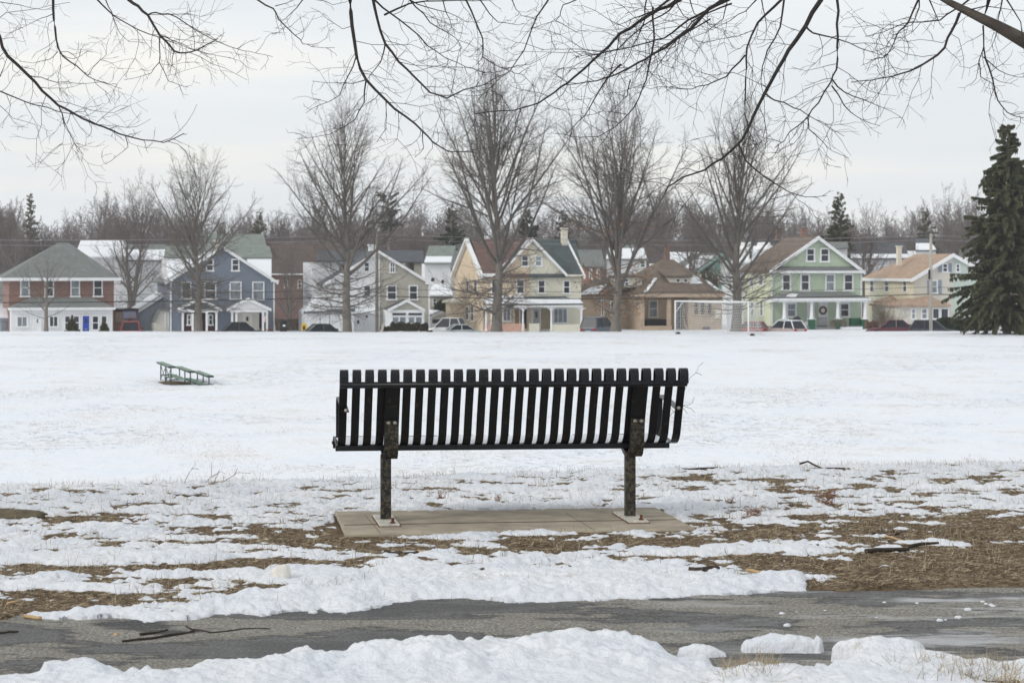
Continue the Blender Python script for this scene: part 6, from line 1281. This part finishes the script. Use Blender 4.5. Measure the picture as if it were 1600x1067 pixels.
# ---------------------------------------------------------------- ground litter
straw = mat('dead_grass_blades', (.21, .165, .11), .85, 0, 9, col2=(.52, .43, .29), thr=(.35, .65)); straw_d = mat('brown_litter', (.13, .095, .062), .9, .4, 12)
rs = np.random.RandomState(5)
def blades(name, n, cond, length, tilt, width, m, xr=(-3.6, 3.8), yr=(7.7, 17.2), curve=.3):
    X = rs.uniform(*xr, n); Y = rs.uniform(*yr, n); ok = cond(X, Y); X, Y = X[ok], Y[ok]; k = len(X)
    Zb = base_z(X, Y)-.004; az = rs.uniform(0, 2*np.pi, k); L = rs.uniform(*length, k); el = np.radians(rs.uniform(*tilt, k)); W2 = rs.uniform(*width, k)/2
    dx, dy, dz = np.cos(az)*np.cos(el), np.sin(az)*np.cos(el), np.sin(el); sx, sy = -np.sin(az)*W2, np.cos(az)*W2; V = []
    for t, wf, c in ((0, 1, 0), (.5, .9, .0), (1., .15, -curve)):
        cx, cy, cz = X+dx*L*t, Y+dy*L*t, Zb+dz*L*t+np.where(t == 1., c*L*.4*np.cos(el), 0)+.003
        V.append(np.stack([cx-sx*wf, cy-sy*wf, cz], -1)); V.append(np.stack([cx+sx*wf, cy+sy*wf, cz+.001], -1))
    V = np.stack(V, 1).reshape(-1, 3); b = np.arange(k)*6; Fq = np.concatenate([np.stack([b, b+1, b+3, b+2], -1), np.stack([b+2, b+3, b+5, b+4], -1)])
    tag(npmesh(name, V, Fq, m, False), kind='stuff')
def onsoil(X, Y):
    py = YH+F*EYE/Y; px = 800+F*X/Y; u, v = bench_uv(X, Y); return (thick(X, Y) < -.001) & (py < yf(px)-1) & ~((abs(u) < .98) & (abs(v) < .66)) & (crest_q(X, Y) < 1.6)
blades('dead_grass', 260000, onsoil, (.010, .048), (-3, 18), (.0015, .0038), straw)
blades('brown_leaf_litter', 80000, onsoil, (.008, .040), (-2, 14), (.003, .011), straw_d)
def crest(X, Y): q = crest_q(X, Y); return (q > .1) & (q < 1.8)
blades('dry_grass_tips', 9000, lambda X, Y: crest(X, Y) & (fbm(X*2, Y*2, 2) > -.1), (.03, .085), (45, 90), (.0015, .003), straw)
blades('dry_grass_stems', 26000, lambda X, Y: (crest_q(X, Y) < 1.) & (YH+F*EYE/Y < yf(800+F*X/Y)-2) & (thick(X, Y) < .022) & (fbm(X*3, Y*3, 2) > .0), (.03, .07), (20, 80), (.0015, .0028), straw)
def lowright(X, Y): px = 800+F*X/Y; py = YH+F*EYE/Y; return (py > 1035) & (((px > 1130) & (px < 1215)) | (px > 1395) & (py > 1045)) & (fbm(X*5, Y*5, 2) > -.25)
blades('bank_dry_grass', 30000, lowright, (.05, .12), (15, 75), (.0018, .0032), straw, yr=(7.7, 8.6))
# field grass tips, far thinner
n = 150000; X = rs.uniform(-26, 26, n); Y = 17*(6.5**rs.uniform(0, 1, n)); ok = (np.abs(X) < Y*.25) & (fbm(X*.35, Y*.10, 4) > .18); X, Y = X[ok], Y[ok]; k = len(X); Zb = H(X, Y)+.02; L = rs.uniform(.03, .07, k); az = rs.uniform(0, 6.28, k); V = np.stack([np.stack([X-.004, Y, Zb], -1), np.stack([X+.004, Y, Zb], -1), np.stack([X+np.cos(az)*L*.5, Y+np.sin(az)*L*.5, Zb+L], -1)], 1).reshape(-1, 3); b = np.arange(k)*3
tag(npmesh('field_grass_tips', V, np.stack([b, b+1, b+2], -1), straw, False), kind='stuff')
# sticks, logs, rock
barkd = mat('fallen_stick_bark', (.045, .034, .027), .95, .4, 40, bump=.002, bscale=80); barkl = mat('peeled_wood', (.50, .36, .20), .85, .2, 20)
def snow_z(x, y): a = np.array([float(x)]), np.array([float(y)]); px = 800+F*x/y; py = YH+F*EYE/y; onp = yf(px)-1 < py < yn(px); return float(max(base_z(*a)[0], -.011 if onp else -9, (H(*a)-.012+thick(*a))[0]))
def stick(name, pts, r0, r1, label, m=barkd, cat='stick', group='fallen sticks', lift=.0, forks=()):
    P3 = []
    for i, q in enumerate(pts):
        x, y = ground_pt(q[0], q[1]); P3.append((x, y, snow_z(x, y)+r0*.8+lift+(q[2] if len(q) > 2 else 0)))
    rg = random.Random(int(pts[0][0])); W = wiggle(P3, rg, .002); W[0] = P3[0]; n = len(W); mb = MB().tube(W, [r0+(r1-r0)*i/(n-1) for i in range(n)], 7)
    for f in forks:
        Q = []
        for q in f: x, y = ground_pt(q[0], q[1]); Q.append((x, y, snow_z(x, y)+r1+(q[2] if len(q) > 2 else 0)))
        mb.tube(Q, [r1*1.1]+[r1*.6]*(len(Q)-1), 5)
    return tag(mb.build(name, m, None, True), label, cat, group)
stick('fallen_stick', [(191, 998), (240, 993), (285, 986), (303, 982)], .0042, .0055, 'thicker dark half of the broken stick on the path', forks=[[(219, 988), (245, 985), (262, 981)]])
stick('fallen_stick', [(290, 979, .012), (300, 979), (330, 984), (360, 981), (380, 978), (422, 978)], .003, .002, 'thin dark half of the broken stick on the path')
stick('fallen_stick', [(864, 898, 0), (880, 891, .008), (888, 890, .010), (905, 897, .0), (925, 902)], .0045, .003, 'forked black stick sticking out of the snow below the bench', forks=[[(905, 897), (918, 900, .006), (934, 899, .01)]])
stick('log', [(1352, 866), (1385, 865), (1420, 863)], .011, .010, 'dark cut log lying on the dead grass at right', cat='log', group='logs'); stick('log', [(1421, 859, .01), (1440, 856, .01), (1466, 853, .012)], .010, .006, 'short dark log end next to the cut log', cat='log', group='logs')
stick('log', [(1076, 899), (1100, 899), (1122, 896)], .018, .014, 'black charred log half buried at the snow edge', cat='log', group='logs'); stick('log', [(1168, 894), (1185, 897), (1198, 898)], .009, .006, 'pale peeled branch end at the snow rim', barkl, 'log', 'logs')
stick('fallen_stick', [(1066, 734), (1090, 733), (1121, 731)], .010, .006, 'dark stick lying along the crest right of the bench'); stick('fallen_stick', [(1250, 730, .03), (1262, 729, .045), (1285, 731), (1320, 730)], .007, .005, 'long thin dark stick on the crest far right of the bench')
stick('fallen_stick', [(1362, 834), (1390, 838), (1415, 832), (1450, 832)], .004, .003, 'thin pale twig on the dead grass at right', forks=[[(1385, 838), (1376, 832, .02)], [(1400, 836), (1392, 830, .02)]]); stick('fallen_stick', [(1236, 860), (1265, 856), (1279, 854)], .007, .005, 'short grey stick on the snow left of the cut log')
stick('fallen_stick', [(1383, 840), (1400, 843), (1420, 848)], .006, .004, 'bright peeled stick left of the cut log', barkl); stick('fallen_stick', [(222, 772), (250, 772), (290, 774), (330, 774)], .007, .004, 'long dark stick on the snow at left, near the crest')
stick('fallen_stick', [(600, 866), (640, 868), (655, 866)], .006, .004, 'dark stick in the litter left of centre'); stick('fallen_stick', [(654, 864), (664, 867), (673, 869)], .006, .005, 'short pale stick in the litter left of centre', barkl)
stick('fallen_stick', [(0, 985), (14, 983), (29, 983)], .0045, .003, 'dark stick at the left edge of the path'); stick('fallen_stick', [(845, 738), (860, 744), (872, 746)], .005, .004, 'short dark stick under the bench, beyond the pad'); stick('fallen_stick', [(1460, 1064), (1420, 1066), (1370, 1074)], .008, .006, 'dark twig in the dry grass of the near snow bank')
stick('wood_chip', [(38, 960), (52, 962), (64, 963)], .008, .007, 'orange brown wood chip at the left edge of the path', barkl, 'wood chip', 'wood chips'); stick('wood_chip', [(12, 944), (30, 941)], .007, .006, 'tan wood chip in the litter at the left edge', barkl, 'wood chip', 'wood chips')
def lump(name, px, py, rx, ry, rz, m, label, cat, seed, group=None):
    x, y = ground_pt(px, py); n = 18; mb = MB(); vs = []; rings = 12
    for i in range(rings+1):
        ph = pi*i/rings-pi/2
        for j in range(n):
            a = 2*pi*j/n; d = 1+.20*float(perlin(np.array(cos(a)*1.6*cos(ph)+seed), np.array(sin(a)*1.6*cos(ph)+ph*1.7)))+.08*float(perlin(np.array(cos(a)*5+seed), np.array(sin(a)*5+ph*5)))
            vs.append((rx*cos(a)*cos(ph)*d, ry*sin(a)*cos(ph)*d, rz*(sin(ph)*d+.7)))
    mb.add(vs, [(i*n+j, i*n+(j+1) % n, (i+1)*n+(j+1) % n, (i+1)*n+j) for i in range(rings) for j in range(n)])
    o = mb.build(name, m, None, True); o.location = (x, y, snow_z(x, y)-.006); return tag(o, label, cat, group)
lump('rock', 440, 907, .045, .04, .040, mat('pale_rock', (.70, .68, .63), .85, .22, 14, bump=.01, bscale=25), 'pale rock sitting on the dead grass below the bench, left', 'rock', 3)
lump('boulder', 12, 812, .20, .10, .034, mat('mossy_rock', (.13, .11, .075), .95, .3, 20, bump=.01, bscale=30), 'flat dark mossy rock at the left edge of the snow', 'rock', 8)
lump('seed_husk', 181, 987, .010, .008, .008, barkl, 'tiny brown seed husk left of the broken stick', 'seed husk', 5); lump('clod', 562, 802, .014, .012, .010, blackm, 'small black clod at the far left corner of the slab', 'clod', 6)
lump('snow_chunk', 489, 953, .018, .014, .010, snow_near, 'small clump of snow on the path below the rim', 'snow chunk', 7, 'loose snow chunks')
rg = random.Random(9)
for k in range(16):
    px = rg.uniform(1180, 1590); py = rg.uniform(935, 1000); s = rg.uniform(.004, .012); lump('snow_crumb', px, py, s*1.3, s, s*.8, snow_near, 'tiny snow crumb scattered on the asphalt at right', 'snow crumb', k, 'snow crumbs on the asphalt')
# weeds: upright twiggy stems
def weed(pts_list, r, label, m=None, Y=None, name='weed', cat='weed', group='dry weeds'):
    tm = TM(); rg = random.Random(int(pts_list[0][0][0])); x0, y0 = ground_pt(*pts_list[0][0][:2]); Y = Y or y0
    for pl in pts_list:
        P3 = [w3(a, b, Y) for a, b in pl]; W = wiggle(P3, rg, .003); tm.tube([tuple(p) for p in W], [max(.0011, r*(1-.6*i/len(W))) for i in range(len(W))], 4)
    o = tm.build(name, m or twigm); tag(o, label, cat, group); return o
weed([[(287,758),(296,738),(306,722)],[(299,732),(311,733)]], .0022, 'leaning leftmost dry stem on the crest at left', Y=15.2); weed([[(321,754),(330,744),(331,722)],[(330,745),(345,736),(352,740)]], .0022, 'forked dry stem on the crest, left of centre', Y=15.2); weed([[(345,755),(366,742),(373,738),(392,739)],[(366,742),(371,732)],[(334,754),(343,733)]], .0022, 'long bent dry stem on the crest, right of two others', Y=15.2)
weed([[(1022,688),(1034,664),(1048,648),(1056,640),(1064,622),(1072,605),(1078,590),(1087,582),(1092,572),(1099,566)],[(1087,582),(1097,586)],[(1056,640),(1064,633),(1074,633),(1083,628),(1085,620)],[(1064,633),(1080,638),(1086,645)],[(1058,650),(1050,640),(1046,632)],[(1064,634),(1074,646)]], .0017, 'thin forked twig caught in the right end of the bench', Y=13.15, name='twig', cat='twig', group=None)
weed([[(995,784),(1004,776),(1009,770)],[(1000,780),(996,772)]], .0015, 'tiny forked twig standing beside the right bench leg', Y=13.3)
rg = random.Random(4)
for (cx, cy, w_, h_, n_, lab) in ((1290, 788, 26, 24, 34, 'reddish dry weed clump on the snow, right'), (1176, 808, 22, 16, 30, 'tan dry weed clump right of the slab'), (1140, 790, 10, 14, 10, 'small thin weed tuft above the tan clump'), (778, 784, 8, 12, 12, 'small dry weed tuft between the bench legs'), (690, 778, 8, 12, 10, 'small weed tuft just right of the left bench leg'), (1250, 770, 8, 9, 10, 'low brown tuft left of the reddish weed clump')):
    weed([[(cx+rg.uniform(-.5, .5)*w_, cy+rg.uniform(-1, 1)), (cx+rg.uniform(-.7, .7)*w_, cy-h_*rg.uniform(.3, .6)), (cx+rg.uniform(-.9, .9)*w_, cy-h_*rg.uniform(.6, 1.1))] for _ in range(n_)], .0016, lab, mat('red_brown_stems', (.28, .15, .10), .9, .2))
# ---------------------------------------------------------------- winter air
hz = bpy.data.materials.new('haze'); hz.use_nodes = True; t = hz.node_tree; t.nodes.clear()
o_ = t.nodes.new('ShaderNodeOutputMaterial'); pv_ = t.nodes.new('ShaderNodeVolumePrincipled'); pv_.inputs['Color'].default_value = (.93, .95, 1, 1); pv_.inputs['Density'].default_value = .00032; pv_.inputs['Anisotropy'].default_value = .2
t.links.new(pv_.outputs[0], o_.inputs['Volume'])
tag(MB().box(-520, 520, -30, 920, -12, 42).build('haze', hz), kind='stuff')
